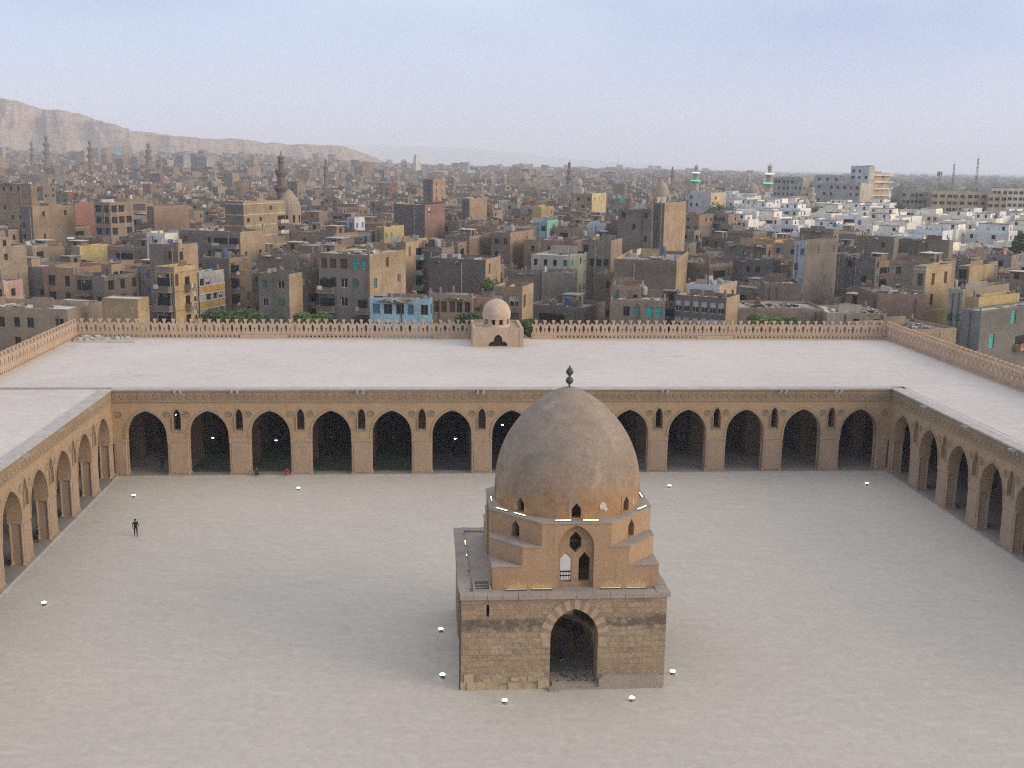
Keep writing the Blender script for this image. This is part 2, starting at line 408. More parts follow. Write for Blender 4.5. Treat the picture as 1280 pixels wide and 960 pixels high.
for side, name in ((-1, 'left'), (1, 'right')):
    lab = {-1: 'sunlit ochre arcaded side hall along the left edge of the courtyard', 1: 'shaded grey brown arcaded side hall along the right edge of the courtyard'}[side]
    h = empty('side_hall', label=lab, cat='arcade', group='arcaded halls flanking the courtyard')
    if side < 0:
        c2 = [LS-3.78-PITCHX*k for k in range(9)][::-1]; O = (-W, -LS, 0); u = (0, 1, 0)
        ends = [LS-.75]
    else:
        c2 = [3.78+PITCHX*k for k in range(9)]; O = (W, 0, 0); u = (0, -1, 0); ends = [.75]
    pr = [(a+b)/2 for a, b in zip(c2[:-1], c2[1:])]
    sp = [LS-9.5-i*9.6 for i in range(6)] if side < 0 else [9.5+i*9.6 for i in range(6)]
    arcade(h, O, u, LS, c2, pr, ends, sp)
    O2 = Vector(O)+Vector((side*7.0, 0, 0))
    inner_row(h, O2, u, LS, c2, ends)
    mb = MB()
    x0, x1 = sorted((side*(W+TH), side*XO))
    mb.box(x0, x1, -LS, -.02, ZR-.45, ZR-.03)
    a0, a1 = sorted((side*(W+1.75), side*XO)); mb.box(a0, a1, -LS, -.35 if side < 0 else TH-.01, ZR-.03, ZR+.055 if side < 0 else ZR+.012)
    mb.build('roof', M_roof, h)
# floors
mb = MB(); mb.add([(-W-.3, -118, 0), (W+.3, -118, 0), (W+.3, .3, 0), (-W-.3, .3, 0)], [(0, 1, 2, 3)])
tag(mb.build('courtyard', M_court), kind='structure')
mb = MB()
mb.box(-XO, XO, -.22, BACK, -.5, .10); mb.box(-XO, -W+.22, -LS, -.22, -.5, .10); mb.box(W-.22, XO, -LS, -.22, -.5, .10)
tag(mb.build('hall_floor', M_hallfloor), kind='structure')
def kerb(x0, x1, y0, y1):
    mb.box(x0, x1, y0, y1, .0, .125)
mb = MB(); kerb(-W+.222, -W+.40, -LS, -.42); kerb(W-.40, W-.222, -LS, -.42); kerb(-W+.222, W-.222, -.40, -.222)
tag(mb.build('kerb', M_coping), kind='structure')
# carpets inside the hall
def carpet(x0, x1, c, lab, y1=20):
    m, nt, b = mat('carpet_'+lab.split()[0], .98)
    w = N(nt, 'ShaderNodeTexWave'); w.bands_direction = 'Y'; w.inputs['Scale'].default_value = .42; w.inputs['Distortion'].default_value = .4
    nt.links.new(coords(nt), w.inputs['Vector'])
    nt.links.new(mixc(nt, w.outputs['Fac'], (c[0]*.6, c[1]*.6, c[2]*.6), (c[0]*1.3, c[1]*1.3, c[2]*1.3)), b.inputs['Base Color'])
    mb = MB(); mb.box(x0, x1, TH+.1, y1, .102, .13); tag(mb.build('carpet', m), lab, 'carpet', 'carpets inside the prayer hall')
carpet(-W+8.3, -W+36.2, (.065, .10, .055), 'long green striped prayer carpet inside the shaded hall behind left arches')
carpet(-W+36.6, -W+46.5, (.09, .08, .105), 'dull purple grey carpet inside the hall behind the dome')

# ------------------------------------------------------------------ parapets
def diamond(cx, cz, a, b): return [(cx-a, cz), (cx, cz-b), (cx+a, cz), (cx, cz+b)]
def merlon_mesh(w):
    h = w/2-.002
    ovl = [(h, .92), (h-.10, 1.08), (h-.20, 1.4), (h-.19, 1.72), (h-.09, 2.0), (h, 2.1)]
    top = [(h, 2.40), (h-.14, 2.34), (h-.30, 2.18), (.23, 2.12), (.14, 2.22), (.13, 2.4), (.19, 2.58), (.26, 2.76), (.22, HP), (.10, 2.83), (0, 2.75)]
    right = [(h, .78)]+ovl+top
    out = right+[(-x, z) for x, z in reversed(right[:-1])]
    key = [(-.055, .98), (.055, .98), (.06, 1.3), (.13, 1.42), (.12, 1.56), (0, 1.66), (-.12, 1.56), (-.13, 1.42), (-.06, 1.3)]
    mb = MB(); mb.poly([out, key], (0, 0, 0), (1, 0, 0), (0, -1, 0), .42); return mb.mesh('merlon', M_para)
def parapet(name, O, u, L, lab, skip=(), plainsec=()):
    O, u, n = frame3(O, u); rz = math.atan2(u.y, u.x)
    root = empty(name, O, rz, label=lab, cat='parapet', group='crenellated parapets round the roof')
    cnt = round(L/1.3); w = L/cnt; me = merlon_mesh(w)
    # plinth with a row of little pierced openings
    segs = []; a = 0.0
    cuts = sorted(list(skip))
    for s0, s1 in cuts+[(L, L)]:
        if s0 > a: segs.append((a, s0))
        a = s1
    mb = MB()
    for s0, s1 in segs:
        k = max(1, round((s1-s0)/.62)); holes = []
        for i in range(k):
            c = s0+(i+.5)*(s1-s0)/k
            if any(p0 < c < p1 for p0, p1 in plainsec): continue
            holes.append([(c-.2, .2), (c+.2, .2), (c+.14, .40), (c, .54), (c-.14, .40)])
        step = 40
        for b in range(0, max(1, len(holes)), step):
            hs = holes[b:b+step]
            x0 = s0 if b == 0 else (holes[b-1][0][0]+holes[b][0][0]+.34)/2
            x1 = s1 if b+step >= len(holes) else (hs[-1][0][0]+holes[b+step][0][0]+.34)/2
            mb.poly([[(x0, -.12), (x1, -.12), (x1, .64), (x0, .64)]]+hs, (0, 0, 0), (1, 0, 0), (0, -1, 0), .42)
        mb.box(s0, s1, -.06, .48, .642, .776)
    mb.build('plinth', M_para, root)
    for p0, p1 in plainsec:
        q = MB(); q.box(p0, p1, -.09, -.003, -.1, .60); q.build('plaster_patch', M_para, root)
    for i in range(cnt):
        c = (i+.5)*w
        if any(s0-.3 < c < s1+.3 for s0, s1 in skip): continue
        inst('merlon', me, root, (c, 0, 0))
    return root
def px_s(px): return on_z(px, 421, ZR).x+XO
fp = parapet('parapet', (-XO, BACK, ZR), (1, 0, 0), 2*XO, 'far pierced parapet with forked crests before the city, broken by the small dome',
        skip=[(px_s(588), px_s(662))], plainsec=[(px_s(302), px_s(362)), (px_s(541), px_s(586)), (px_s(664), px_s(694)), (px_s(866), px_s(910))])
parapet('parapet', (-XO, -LS, ZR), (0, 1, 0), LS+BACK-.05, 'pierced parapet with forked crests running along the left side roof toward the camera')
parapet('parapet', (XO, BACK-.05, ZR), (0, -1, 0), LS+BACK-.05, 'greyer pierced parapet with forked crests running along the right side roof')
# mason's rubble in the left corner of the roof
mb = MB()
for i in range(40):
    a = rnd.random()*PI; R = .25+rnd.random()*.5
    x = -XO+.8+rnd.random()*6.5*(1 if i % 3 else .5); y = BACK-.9-rnd.random()*3.2*(1-(x+XO)/9)
    X = Matrix.Translation((x, y, ZR)) @ Matrix.Rotation(a, 4, 'Z') @ Matrix.Rotation(.3*rnd.random(), 4, 'X')
    mb.box(-R, R, -R*.6, R*.6, 0, .18+rnd.random()*.4, X=X)
tag(mb.build('rubble', M_coping), 'heap of broken pale stone in the far left corner of the roof', 'rubble')
mb = MB(); mb.box(-XO+.5, -XO+9, BACK-4.2, BACK-.2, ZR+.0, ZR+.16); tag(mb.build('mortar_bed', M_coping), 'low patch of grey mortar under the rubble in the roof corner', 'mortar patch')

# ------------------------------------------------------------------ small dome on the roof (over the mihrab)
pl, pr_ = on_z(591, 433.7, ZR), on_z(654, 433.8, ZR)
md = empty('mihrab_dome', ((pl.x+pr_.x)/2, pl.y, ZR), label='small smooth buff dome on a square box with a trefoil opening, in the far parapet', cat='dome')
wd = (pr_.x-pl.x)/2; dp = BACK+1.2-pl.y; hb = 2.75
tre = [(-1.35, .12), (1.35, .12), (1.3, .45), (1.0, .75), (.62, .82), (.60, 1.25), (.35, 1.62), (0, 1.8), (-.35, 1.62), (-.60, 1.25), (-.62, .82), (-1.0, .75), (-1.3, .45)]
mb = MB(); mb.poly([[(-wd, 0), (wd, 0), (wd, hb), (-wd, hb)], tre], (0, 0, 0), (1, 0, 0), (0, -1, 0), .45)
mb.box(-wd, -wd+.45, .45, dp, 0, hb); mb.box(wd-.45, wd, .45, dp, 0, hb); mb.box(-wd+.45, wd-.45, dp-.45, dp, 0, hb); mb.box(-wd+.45, wd-.45, .45, dp-.45, hb-.55, hb-.35)
mb.box(-wd-.02, -wd+.55, -.05, 0, 0, hb-.2); mb.box(wd-.55, wd+.02, -.05, 0, 0, hb-.2)
mb.build('box_wall', M_para, md)
mb = MB()
for i in range(13): mb.box(-1.32+i*.22, -1.28+i*.22, .25, .30, .1, 1.8)
for i in range(8): mb.box(-1.4, 1.4, .2, .24, .2+i*.2, .24+i*.2)
mb.box(-1.5, 1.5, .46, .5, .05, 1.9); mb.build('trefoil_grille', M_darkwood, md)
cy = dp/2-.1
mb = MB()
mb.lathe([(1.95, hb-.35), (1.95, hb+.1), (1.85, hb+.1)], 24, (0, cy, 0), cap=False)
for k in range(10):
    t = 2*PI*(k+.5)/10; X = Matrix.Translation((0, cy, 0)) @ Matrix.Rotation(t, 4, 'Z')
    mb.box(1.55, 1.95, -.3, .3, hb, hb+.85, X=X)
mb.lathe([(2.02, hb+.85), (2.06, hb+.98), (1.9, hb+1.0)], 32, (0, cy, 0), cap=False)
mb.build('drum', M_sdome, md)
mb = MB(); mb.lathe([(1.5, hb-.3), (1.5, hb+.9)], 20, (0, cy, 0), cap=False); mb.build('drum_window_shade', M_dark, md)  # black core painted as the shade behind the drum windows
mb = MB()
prof = [(2.04, 0), (2.1, .35), (2.08, .8), (1.95, 1.3), (1.68, 1.85), (1.3, 2.3), (.8, 2.62), (.3, 2.76), (0, 2.79)]
mb.lathe([(r, z+hb+.95) for r, z in prof], 40, (0, cy, 0), cap=False); mb.build('dome', M_sdome, md)
mb = MB()
for k in range(16):
    t = 2*PI*k/16; X = Matrix.Translation((0, cy, hb-.2)) @ Matrix.Rotation(t, 4, 'Z') @ Matrix.Rotation(.15, 4, 'Y')
    mb.box(2.1, 3.0, -.07, .07, 0, .12, X=X)
mb.build('roof_rib', M_darkwood, md)

# ------------------------------------------------------------------ fountain pavilion in the middle of the court
PX, PY, PA, HBASE = -.51, -47.93, 7.16, 6.96
pv = empty('fountain_pavilion', (PX, PY, 0), label='domed square fountain pavilion with a stone base standing in the middle of the courtyard', cat='pavilion')
AO = .71                               # the doorway and dome stand a little right of the base's middle
def base_side(rz, off, thick, visible):
    T = Matrix.Rotation(rz, 4, 'Z'); u = T @ Vector((1, 0, 0)); n = T @ Vector((0, -1, 0)); O = T @ Vector((0, -PA, 0))
    ar = arch(off, 1.68, 3.75, 2.1, 10)
    L = PA if abs(n.y) > .5 else PA-thick
    out = [(-L, 0), (off-1.68, 0)]+ar+[(off+1.68, 0), (L, 0), (L, HBASE-.3), (-L, HBASE-.3)]
    loops = [out]
    if visible: loops.append([(-5.45, 5.35), (-5.25, 5.35), (-5.25, 6.25), (-5.45, 6.25)])
    mb.poly(loops, O, u, n, thick)
mb = MB()
for k in range(4): base_side(k*PI/2, AO if k == 0 else (-AO if k == 2 else 0), 1.9, k == 0)
base = mb.build('base_wall', M_masonry, pv)
mb = MB(); mb.box(-5.46, -5.24, -PA+.9, -PA+1.2, 5.3, 6.3); mb.build('slit_back', M_dark, pv)
# voussoirs, alternately red and cream
ring_i = arch(AO, 1.68, 3.75, 2.1, 10); ring_o = arch(AO, 2.42, 3.75, 2.86, 10)
M_vr = plaster('red_voussoir', (.32, .215, .155), (.27, .18, .13), None, 1.5, 4, streak=False); M_vc = plaster('cream_voussoir', (.42, .33, .225), (.36, .285, .195), None, 1.5, 4, streak=False)
for q, mt, nm in ((0, M_vc, 'cream_voussoirs'), (1, M_vr, 'red_voussoirs')):
    for i in range(q, 20, 2):
        mb = MB()
        k = 1 + (.10 if i % 3 == 0 else 0)
        mb.poly([[ring_o[i], ring_o[i+1], ring_i[i+1], ring_i[i]]], (0, -PA-.03, 0), (1, 0, 0), (0, -1, 0), .3)
        mb.build('voussoir', mt, pv)
for s in (-1, 1):
    for z in range(3):
        mb = MB(); w = .74 if z % 2 else .58
        x = AO+s*1.70; mb.box(min(x, x+s*w), max(x, x+s*w), -PA-.02, -PA+.1, 3.05-z*.72+.02, 3.73-z*.72)
        if z == 0: mb.build('voussoir', M_vc, pv)
mb = MB(); q = PA+.05; e = 4.3
for x0, x1, y0, y1 in ((-q, q, -q, -e), (-q, q, e, q), (-q, -e, -e, e), (e, q, -e, e)): mb.box(x0, x1, y0, y1, HBASE-.30, HBASE-.12)
mb.build('terrace', M_ledge, pv)
mb = MB()                                                     # rough cornice stones along the edge
for k in range(4):
    X = Matrix.Rotation(k*PI/2, 4, 'Z'); s = -PA-.12
    while s < PA-.5:
        w = .7+rnd.random()*.8; w = min(w, PA-.5-s+.01)
        mb.box(s+.015, s+w, -PA-.16-rnd.random()*.06, -PA+.55+rnd.random()*.2, HBASE-.30, HBASE-.02+rnd.random()*.05, X=X); s += w
mb.build('cornice', M_ledge, pv)
mb = MB(); q = PA-1.9; e = 4.3
for x0, x1, y0, y1 in ((-q, q, -q, -e), (-q, q, e, q), (-q, -e, -e, e), (e, q, -e, e)): mb.box(x0, x1, y0, y1, HBASE-.9, HBASE-.302)
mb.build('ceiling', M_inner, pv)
mb = MB()                                                     # paving inside and the octagonal basin
mb.box(-PA+1.92, PA-1.92, -PA+1.92, PA-1.92, 0, .22); mb.box(AO-1.66, AO+1.66, -PA+.2, -PA+1.92, 0, .14)
inner = mb; mb = MB()
for i in range(60):
    x = AO-1.55+rnd.random()*3.1; y = -PA+.5+rnd.random()*1.5; r = .1+.14*rnd.random()
    X = Matrix.Translation((x, y, .12)) @ Matrix.Rotation(rnd.random()*3, 4, 'Z'); mb.box(-r, r, -r*.7, r*.7, .02, .10+.05*rnd.random(), X=X)
mb.build('broken_paving', M_ledge, pv); mb = inner
mb.build('inner_paving', plaster('shaded_inner_stone', (.24, .215, .185), (.17, .15, .13), None, .8, 3, streak=False), pv)  # the dim interior's shade is put into this darker stone
mb = MB(); mb.lathe([(2.9, .2), (2.9, .95), (3.0, .97), (3.0, 1.12), (2.45, 1.12), (2.45, .5), (0, .5)], 8, (AO*.3, 0.3, 0), smooth=False, a0=PI/8, cap=False); mb.build('basin', M_inner, pv)
mb = MB()                                                     # threshold steps
mb.box(AO-1.9, AO+1.8, -PA-.45, -PA+.25, 0, .16); mb.box(AO-1.5, AO+1.75, -PA-.18, -PA+.3, .16, .30)
mb.box(AO-1.75, AO-1.1, -PA-.75, -PA-.47, 0, .22); mb.build('step', M_ledge, pv)
mb = MB()                                                     # stone bench right of the door
a, b = AO+1.75, PA-.12
mb.poly([[(a, 0), (b, 0), (b, .72), (b-.35, .95), (a+.3, .95), (a, .72)]], (0, -PA-.42, 0), (1, 0, 0), (0, -1, 0), .41); mb.build('bench', M_ledge, pv)
mb = MB()                                                     # rough footing left of the door
s = -PA-.06
while s < AO-2.2:
    w = .45+rnd.random()*.7; mb.box(s, s+w-.02, -PA-.10-rnd.random()*.14, -PA+.2, 0, .28+rnd.random()*.3); s += w
s = -PA+.2
while s < AO-2.6:
    w = .4+rnd.random()*.8
    if rnd.random() < .55: mb.box(s, s+w-.05, -PA-.05-rnd.random()*.03, -PA+.2, .5+rnd.random()*.1, .8+rnd.random()*.35)
    s += w
M_foot = plaster('footing_stone', (.47, .38, .24), (.36, .28, .18), (.28, .21, .14), 1.2, 4)
mb.build('footing', M_foot, pv)
mb = MB(); mb.tube((-PA-.10, -PA-.03, 0.0), (-PA-.10, -PA-.03, HBASE-.3), .045, n=6); mb.build('cable', M_darkwood, pv)
# hatch with stair on the terrace
mb = MB(); hx, hy = -6.05+.35, -5.6
for q in ((-.62, .62, -.9, -.78), (-.62, .62, .78, .9), (-.62, -.5, -.78, .78), (.5, .62, -.78, .78)):
    mb.box(hx+q[0], hx+q[1], hy+q[2], hy+q[3], HBASE-.12, HBASE+.12)
mb.build('hatch_kerb', M_ledge, pv)
mb = MB(); mb.box(hx-.5, hx+.5, hy-.78, hy+.78, HBASE-.118, HBASE-.10); mb.build('stair_opening_shade', M_dark, pv)  # black sheet painted as the shade down the stair
mb = MB()
for i in range(3): mb.box(hx-.48, hx+.48, hy-.6+i*.5, hy-.42+i*.5, HBASE-.10, HBASE-.02)
mb.build('stair_tread', M_ledge, pv)

# stepped zone of transition
MX, MY, MA = .88, 0.0, 5.87
H0, H1, H2 = HBASE-.12, 0, 0
Z1, Z2, Z3 = HBASE+1.55, HBASE+2.96, HBASE+4.64
c1, c2_ = 2.10, 3.44
def hexwin(cx, z0, zs, zt, hw): return [(cx-hw, z0), (cx+hw, z0), (cx+hw, zs), (cx, zt), (cx-hw, zs)]
mid = empty('drum_block', (MX, MY, 0)); mid.parent = pv
zb = H0
mb = MB()
for k in range(4):
    T = Matrix.Rotation(k*PI/2, 4, 'Z'); u = T @ Vector((1, 0, 0)); n = T @ Vector((0, -1, 0)); O = T @ Vector((0, -MA, 0))
    e0 = MA if k % 2 == 0 else MA-.02
    RW = 1.25
    ra = arch(0, RW, zb+3.0, 1.62, 8)
    out = [(-e0, zb), (-RW, zb)]+ra+[(RW, zb), (e0, zb), (e0, Z1), (MA-c1, Z1), (MA-c1, Z2), (MA-c2_, Z2), (MA-c2_, Z3), (-MA+c2_, Z3), (-MA+c2_, Z2), (-MA+c1, Z2), (-MA+c1, Z1), (-e0, Z1)]
    mb.poly([out], O, u, n, .52)
    O2 = O-n*.522
    out2 = [(-1.9, zb), (1.9, zb), (1.9, Z3-.1), (-1.9, Z3-.1)]
    holes = [hexwin(-.66, zb+.30, zb+2.0, zb+2.5, .40), hexwin(.66, zb+.30, zb+2.0, zb+2.5, .40),
             [(-.42, zb+2.85), (0, zb+2.45), (.42, zb+2.85), (.42, zb+3.55), (0, zb+4.02), (-.42, zb+3.55)]]
    mb.poly([out2]+holes, O2, u, n, .4)
    # solid cheeks behind the front skin, either side of the opening
    for s in (-1, 1):
        a_, b_ = sorted((s*1.9, s*(MA-c2_)));
        X = T
        mb.box(a_, b_, -MA+.522, -MA+.92, zb, Z3-.02, X=X)
# chamfered corners (tier 1 and 2) and ledges
for k in range(4):
    T = Matrix.Rotation(k*PI/2, 4, 'Z')
    # tier 1 chamfer: from (MA-c1, -MA) to (MA, -MA+c1)
    for c, z0, z1, win in ((c1, Z1, Z2, False), (c2_, Z2, Z3, True)):
        A_ = T @ Vector((MA-c, -MA, 0)); B2 = T @ Vector((MA, -MA+c, 0)); u = (B2-A_).normalized(); n = u.cross(Vector((0, 0, 1)))
        L = (B2-A_).length
        loops = [[(0, z0), (L, z0), (L, z1), (0, z1)]]
        if win: loops.append(hexwin(L*.5, z0+.10, z0+.95, z0+1.42, .36))
        mb.poly(loops, A_, u, n, .5)
mb.build('stepped_wall', M_mid, mid)
for s in (-.66, .66):                                           # dark rail across the foot of each opening
    q = MB(); q.box(s-.40, s+.40, -MA+.95, -MA+1.0, zb+.85, zb+.95); q.box(s-.40, s+.40, -MA+.95, -MA+1.0, zb+.55, zb+.62)
    for i in range(4): q.box(s-.3+i*.2-.02, s-.3+i*.2+.02, -MA+.96, -MA+.99, zb+.3, zb+.85)
    q.build('window_rail', M_darkwood, mid)
for k in range(4):
    T = Matrix.Rotation(k*PI/2, 4, 'Z')
    for c_out, c_in, z in ((0, c1, Z1), (c1, c2_, Z2)):
        o = [(MA-c_in-.02, -MA-.05), (MA-c_out*1.0+.05*(c_out == 0), -MA-.05), (MA+.05, -MA+c_out-.05*(c_out == 0)), (MA+.05, -MA+c_in+.02)]
        if c_out == 0: o = [(MA-c_in-.02, -MA-.05), (MA+.05, -MA-.05), (MA+.05, -MA+c_in+.02)]
        mb = MB(); top = [T @ Vector((x, y, z+.05)) for x, y in o]; bot = [T @ Vector((x, y, z-.03)) for x, y in o]; k_ = len(o)
        mb.add(top+bot, [tuple(range(k_)), tuple(range(2*k_-1, k_-1, -1))]+[(i+k_, (i+1) % k_+k_, (i+1) % k_, i) for i in range(k_)])
        mb.build('corner_ledge', M_ledge, mid)
a8 = MA/math.cos(PI/8)
mb = MB(); mb.lathe([(5.0, Z3-.02), (a8+.07, Z3-.02), (a8+.07, Z3+.10), (5.0, Z3+.13)], 8, smooth=False, a0=PI/8, cap=False); mb.build('octagon_ledge', M_ledge, mid)
# corner reveals (thin dark recess lines beside the octagon windows seen in the photo are shadow only)
dome_r = 5.35; DZ = Z3+.1
def dome_profile():
    p = [(dome_r, 0), (dome_r, .7), (dome_r, 1.36)]
    for i in range(1, 31):
        t = 1-(1-i/30)**1.6; p.append((max(.02, dome_r*(1-t**2.02)**.69), 1.36+7.1*t))
    return p
DP = dome_profile()
wins = [2*PI*(k+.5)/8-PI/8 - PI/2 for k in range(8)]
mb = MB()
nseg = 96
vs = []
def isw(i, z):                                              # cut real window openings out of the drum of the dome
    a = 2*PI*(i+.5)/nseg
    for w in wins:
        d = (a-w+PI) % (2*PI)-PI
        if abs(d)*dome_r < .45: return True
    return False
zs_ = [0, .10, 1.30]+[z for r, z in DP if z > 1.32]
def rad(z):
    for (ra, za), (rb, zb_) in zip(DP[:-1], DP[1:]):
        if za <= z <= zb_+1e-6: return ra+(rb-ra)*(z-za)/(zb_-za+1e-9)
    return .02
for i in range(nseg):
    t = 2*PI*i/nseg
    for z in zs_: vs.append((rad(z)*math.cos(t), rad(z)*math.sin(t), DZ+z))
K = len(zs_); fs = []
for i in range(nseg):
    j = (i+1) % nseg
    for q in range(K-1):
        if q == 1 and isw(i, 0): continue
        fs.append((i*K+q, j*K+q, j*K+q+1, i*K+q+1))
mb.add(vs, fs, 0, smooth=True)
dome = mb.build('dome', M_dome, pv, (MX, MY, 0))
for w in wins:                                              # frame of each opening: jambs and a pointed head, built into the curve
    X = Matrix.Rotation(w+PI/2, 4, 'Z')
    mb = MB(); R = rad(.5)
    o_ = [(-.56, .06), (.56, .06), (.56, 1.36), (-.56, 1.36)]; i_ = [(-.33, .12), (.33, .12), (.33, .80), (0, 1.22), (-.33, .80)]
    mb.poly([o_, i_], X @ Vector((0, -R-.012, DZ)), X @ Vector((1, 0, 0)), X @ Vector((0, -1, 0)), .5)
    wf = mb.build('dome_window', M_dome, dome)
    mb = MB(); mb.box(-.55, .55, -R+.46, -R+.5, DZ+.02, DZ+1.5, X=X); mb.build('window_void_shade', M_dark, dome)  # black panel painted as the shade behind each opening
# flaked patches of pale plaster low on the dome
zt = DZ+DP[-1][1]
mb = MB(); mb.lathe([(.14, -.12), (.07, .06), (.07, .16), (.22, .26), (.30, .44), (.22, .62), (.08, .72), (.08, .80), (.22, .92), (.29, 1.08), (.20, 1.28), (.07, 1.42), (.05, 1.5), (.0, 1.62)], 16, cap=False)
mb.build('finial', M_bronze, dome, (0, 0, zt))
M_flake = plaster('pale_flake', (.60, .50, .40), (.52, .42, .33), None, 2, 4, streak=False)
def flake(px, py, r):
    d = ray(px, py); mw = Vector((PX+MX, PY+MY, 0))
    for i in range(6000):
        P = EYE+d*(i*2.0e-5+.04); z = P.z-DZ
        if 0 < z < DP[-1][1] and math.hypot(P.x-mw.x, P.y-mw.y) < rad(z)+.012: break
    else: return
    n = Vector((P.x-mw.x, P.y-mw.y, .3)).normalized(); a = n.cross(Vector((0, 0, 1))).normalized(); b = a.cross(n)
    mb = MB(); L = []
    for i in range(14):
        t = 2*PI*i/14; q = r*(.55+.75*rnd.random()); L.append(P+a*math.cos(t)*q*.8-b*math.sin(t)*q-n*.05)
    k = len(L); mb.add(L+[p+n*.09 for p in L], [tuple(range(k, 2*k))]+[(i, (i+1) % k, (i+1) % k+k, i+k) for i in range(k)])
    mb.build('plaster_flake', M_flake, dome, (-PX-MX, -PY-MY, 0))
flake(754, 632, .3); flake(757, 636, .2); flake(791, 627, .16)
# strip lights on the ledges
def strip(x, y, z, rz, L=1.15, hood=False):
    f = MB(); f.box(-L/2, L/2, -.06, .06, 0, .05)
    if hood: f.box(-L/2, L/2, -.085, -.065, 0, .115)  # added lip that hides the tube and leaves its glow on the wall
    s = f.build('strip_light', M_metal, pv, (x, y, z), rz)
    g = MB(); g.box(-L/2+.04, L/2-.04, -.024, .024, .05, .085); g.build('light_tube', M_strip, s)
for k in range(-1, 4):
    a = -PI/2+k*PI/4-PI/4
for ang, off in ((-PI/2, -.95), (-PI/2, 1.0), (-3*PI/4, .2), (-3*PI/4, -1.5), (PI, .4), (-PI/4, 1.6), (3*PI/4, -.8), (0, .2)):
    n = Vector((math.cos(ang), math.sin(ang), 0)); u = Vector((-n.y, n.x, 0)); P = n*(5.66)+u*off
    strip(MX+P.x, MY+P.y, Z3+.12, math.atan2(u.y, u.x))
for x in (-4.2, -2.4, 2.5, 4.3): strip(MX+x, -MA-.24, HBASE-.11, 0, 1.5, True)
for y in (3.9, 1.3, -1.5, -4.0): strip(-6.72+.2, y, HBASE-.11, PI/2, .95)
strip(MX+MA+.3, -5.5, HBASE-.11, PI/2, .5)

# ------------------------------------------------------------------ lamps
mb = MB(); mb.lathe([(.30, 0), (.30, .06), (.10, .10), (.10, .22), (.26, .30), (.29, .42), (.25, .42), (.2, .36), (0, .36)], 14, cap=False); ME_FL = mb.mesh('lamp_body', M_metal)
FLS = (.62, .62, .62)
mb = MB(); mb.lathe([(.245, .40), (.22, .47), (.12, .52), (0, .53)], 14, cap=False); ME_FLG = mb.mesh('lamp_lens', M_lamp)
for px, py, lab in ((167, 618, 'round courtyard floodlight near the corner of the left arcade'), (55, 752, 'round courtyard floodlight nearest the lower left edge of the courtyard'),
        (373, 609, 'round courtyard floodlight in front of the far arcade, left of the dome'), (551, 785, 'round courtyard floodlight in the shade beside the pavilion, the farther of two'),
        (553, 842, 'round courtyard floodlight beside the front left corner of the pavilion'), (631, 874, 'round courtyard floodlight in front of the pavilion, left of its doorway'),
        (790, 871, 'round courtyard floodlight in front of the stone bench of the pavilion'), (841, 838, 'round courtyard floodlight just outside the front right corner of the pavilion'),
        (837, 606, 'round courtyard floodlight right of the dome, before the far arcade'), (1084, 603, 'round courtyard floodlight close to the right arcade corner')):
    P = on_z(px, py+.5, .28); o = empty('floodlight', (P.x, P.y, 0), label=lab, cat='floodlight', group='floodlights set in the courtyard')
    inst('lamp_body', ME_FL, o, scale=FLS); inst('lamp_lens', ME_FLG, o, scale=(.8, .8, .62))
mb = MB(); mb.tube((0, 0, 0), (0, 0, 4.2), .02, n=4); ME_HC = mb.mesh('chain', M_darkwood)
mb = MB(); mb.lathe([(.05, .12), (.22, .05), (.24, -.05), (.1, -.02)], 10, cap=False); ME_HS = mb.mesh('lamp_shade', M_metal)
mb = MB(); mb.lathe([(0, -.21), (.12, -.17), (.17, -.07), (.13, .03), (0, .06)], 10, cap=False); ME_HB = mb.mesh('bulb', M_bulb)
M_off = plain('unlit_glass', (.22, .22, .2), .3); ME_HBO = ME_HB.copy(); ME_HBO.materials[0] = M_off
for px, py, Y, lit, lab in ((219, 517, 5.0, 1, 'lit bulb seen through the narrow window beside the first left arch'), (266, 546, 4.2, 1, 'bright lit bulb hanging in the second arch from the left'),
        (345, 549, 4.2, 1, 'lit bulb hanging low in the third arch from the left'), (414, 546, 4.2, 0, 'dim unlit lamp hanging in the fourth arch from the left'),
        (491, 546, 4.2, 0, 'dim unlit lamp hanging in the fifth arch from the left'), (569, 547, 4.2, 1, 'lit bulb hanging in the sixth arch, left of the dome'),
        (628, 530, 5.0, 1, 'lit bulb hanging high in the arch half hidden by the dome'), (848, 544, 5.5, 0, 'unlit lamp hanging in the first full arch right of the dome'),
        (972, 528, 4.5, 1, 'lit bulb seen in the narrow window between two right arches'), (995, 544, 5.5, 0, 'unlit lamp hanging in the third arch from the right')):
    P = on_y(px, py, Y); o = empty('hanging_lamp', P, label=lab, cat='hanging lamp', group='lamps hanging in the prayer hall')
    c = inst('chain', ME_HC, o, (0, 0, .1), scale=(1, 1, (ZR-.45-P.z-.1)/4.2)); inst('lamp_shade', ME_HS, o); inst('bulb', ME_HB if lit else ME_HBO, o)
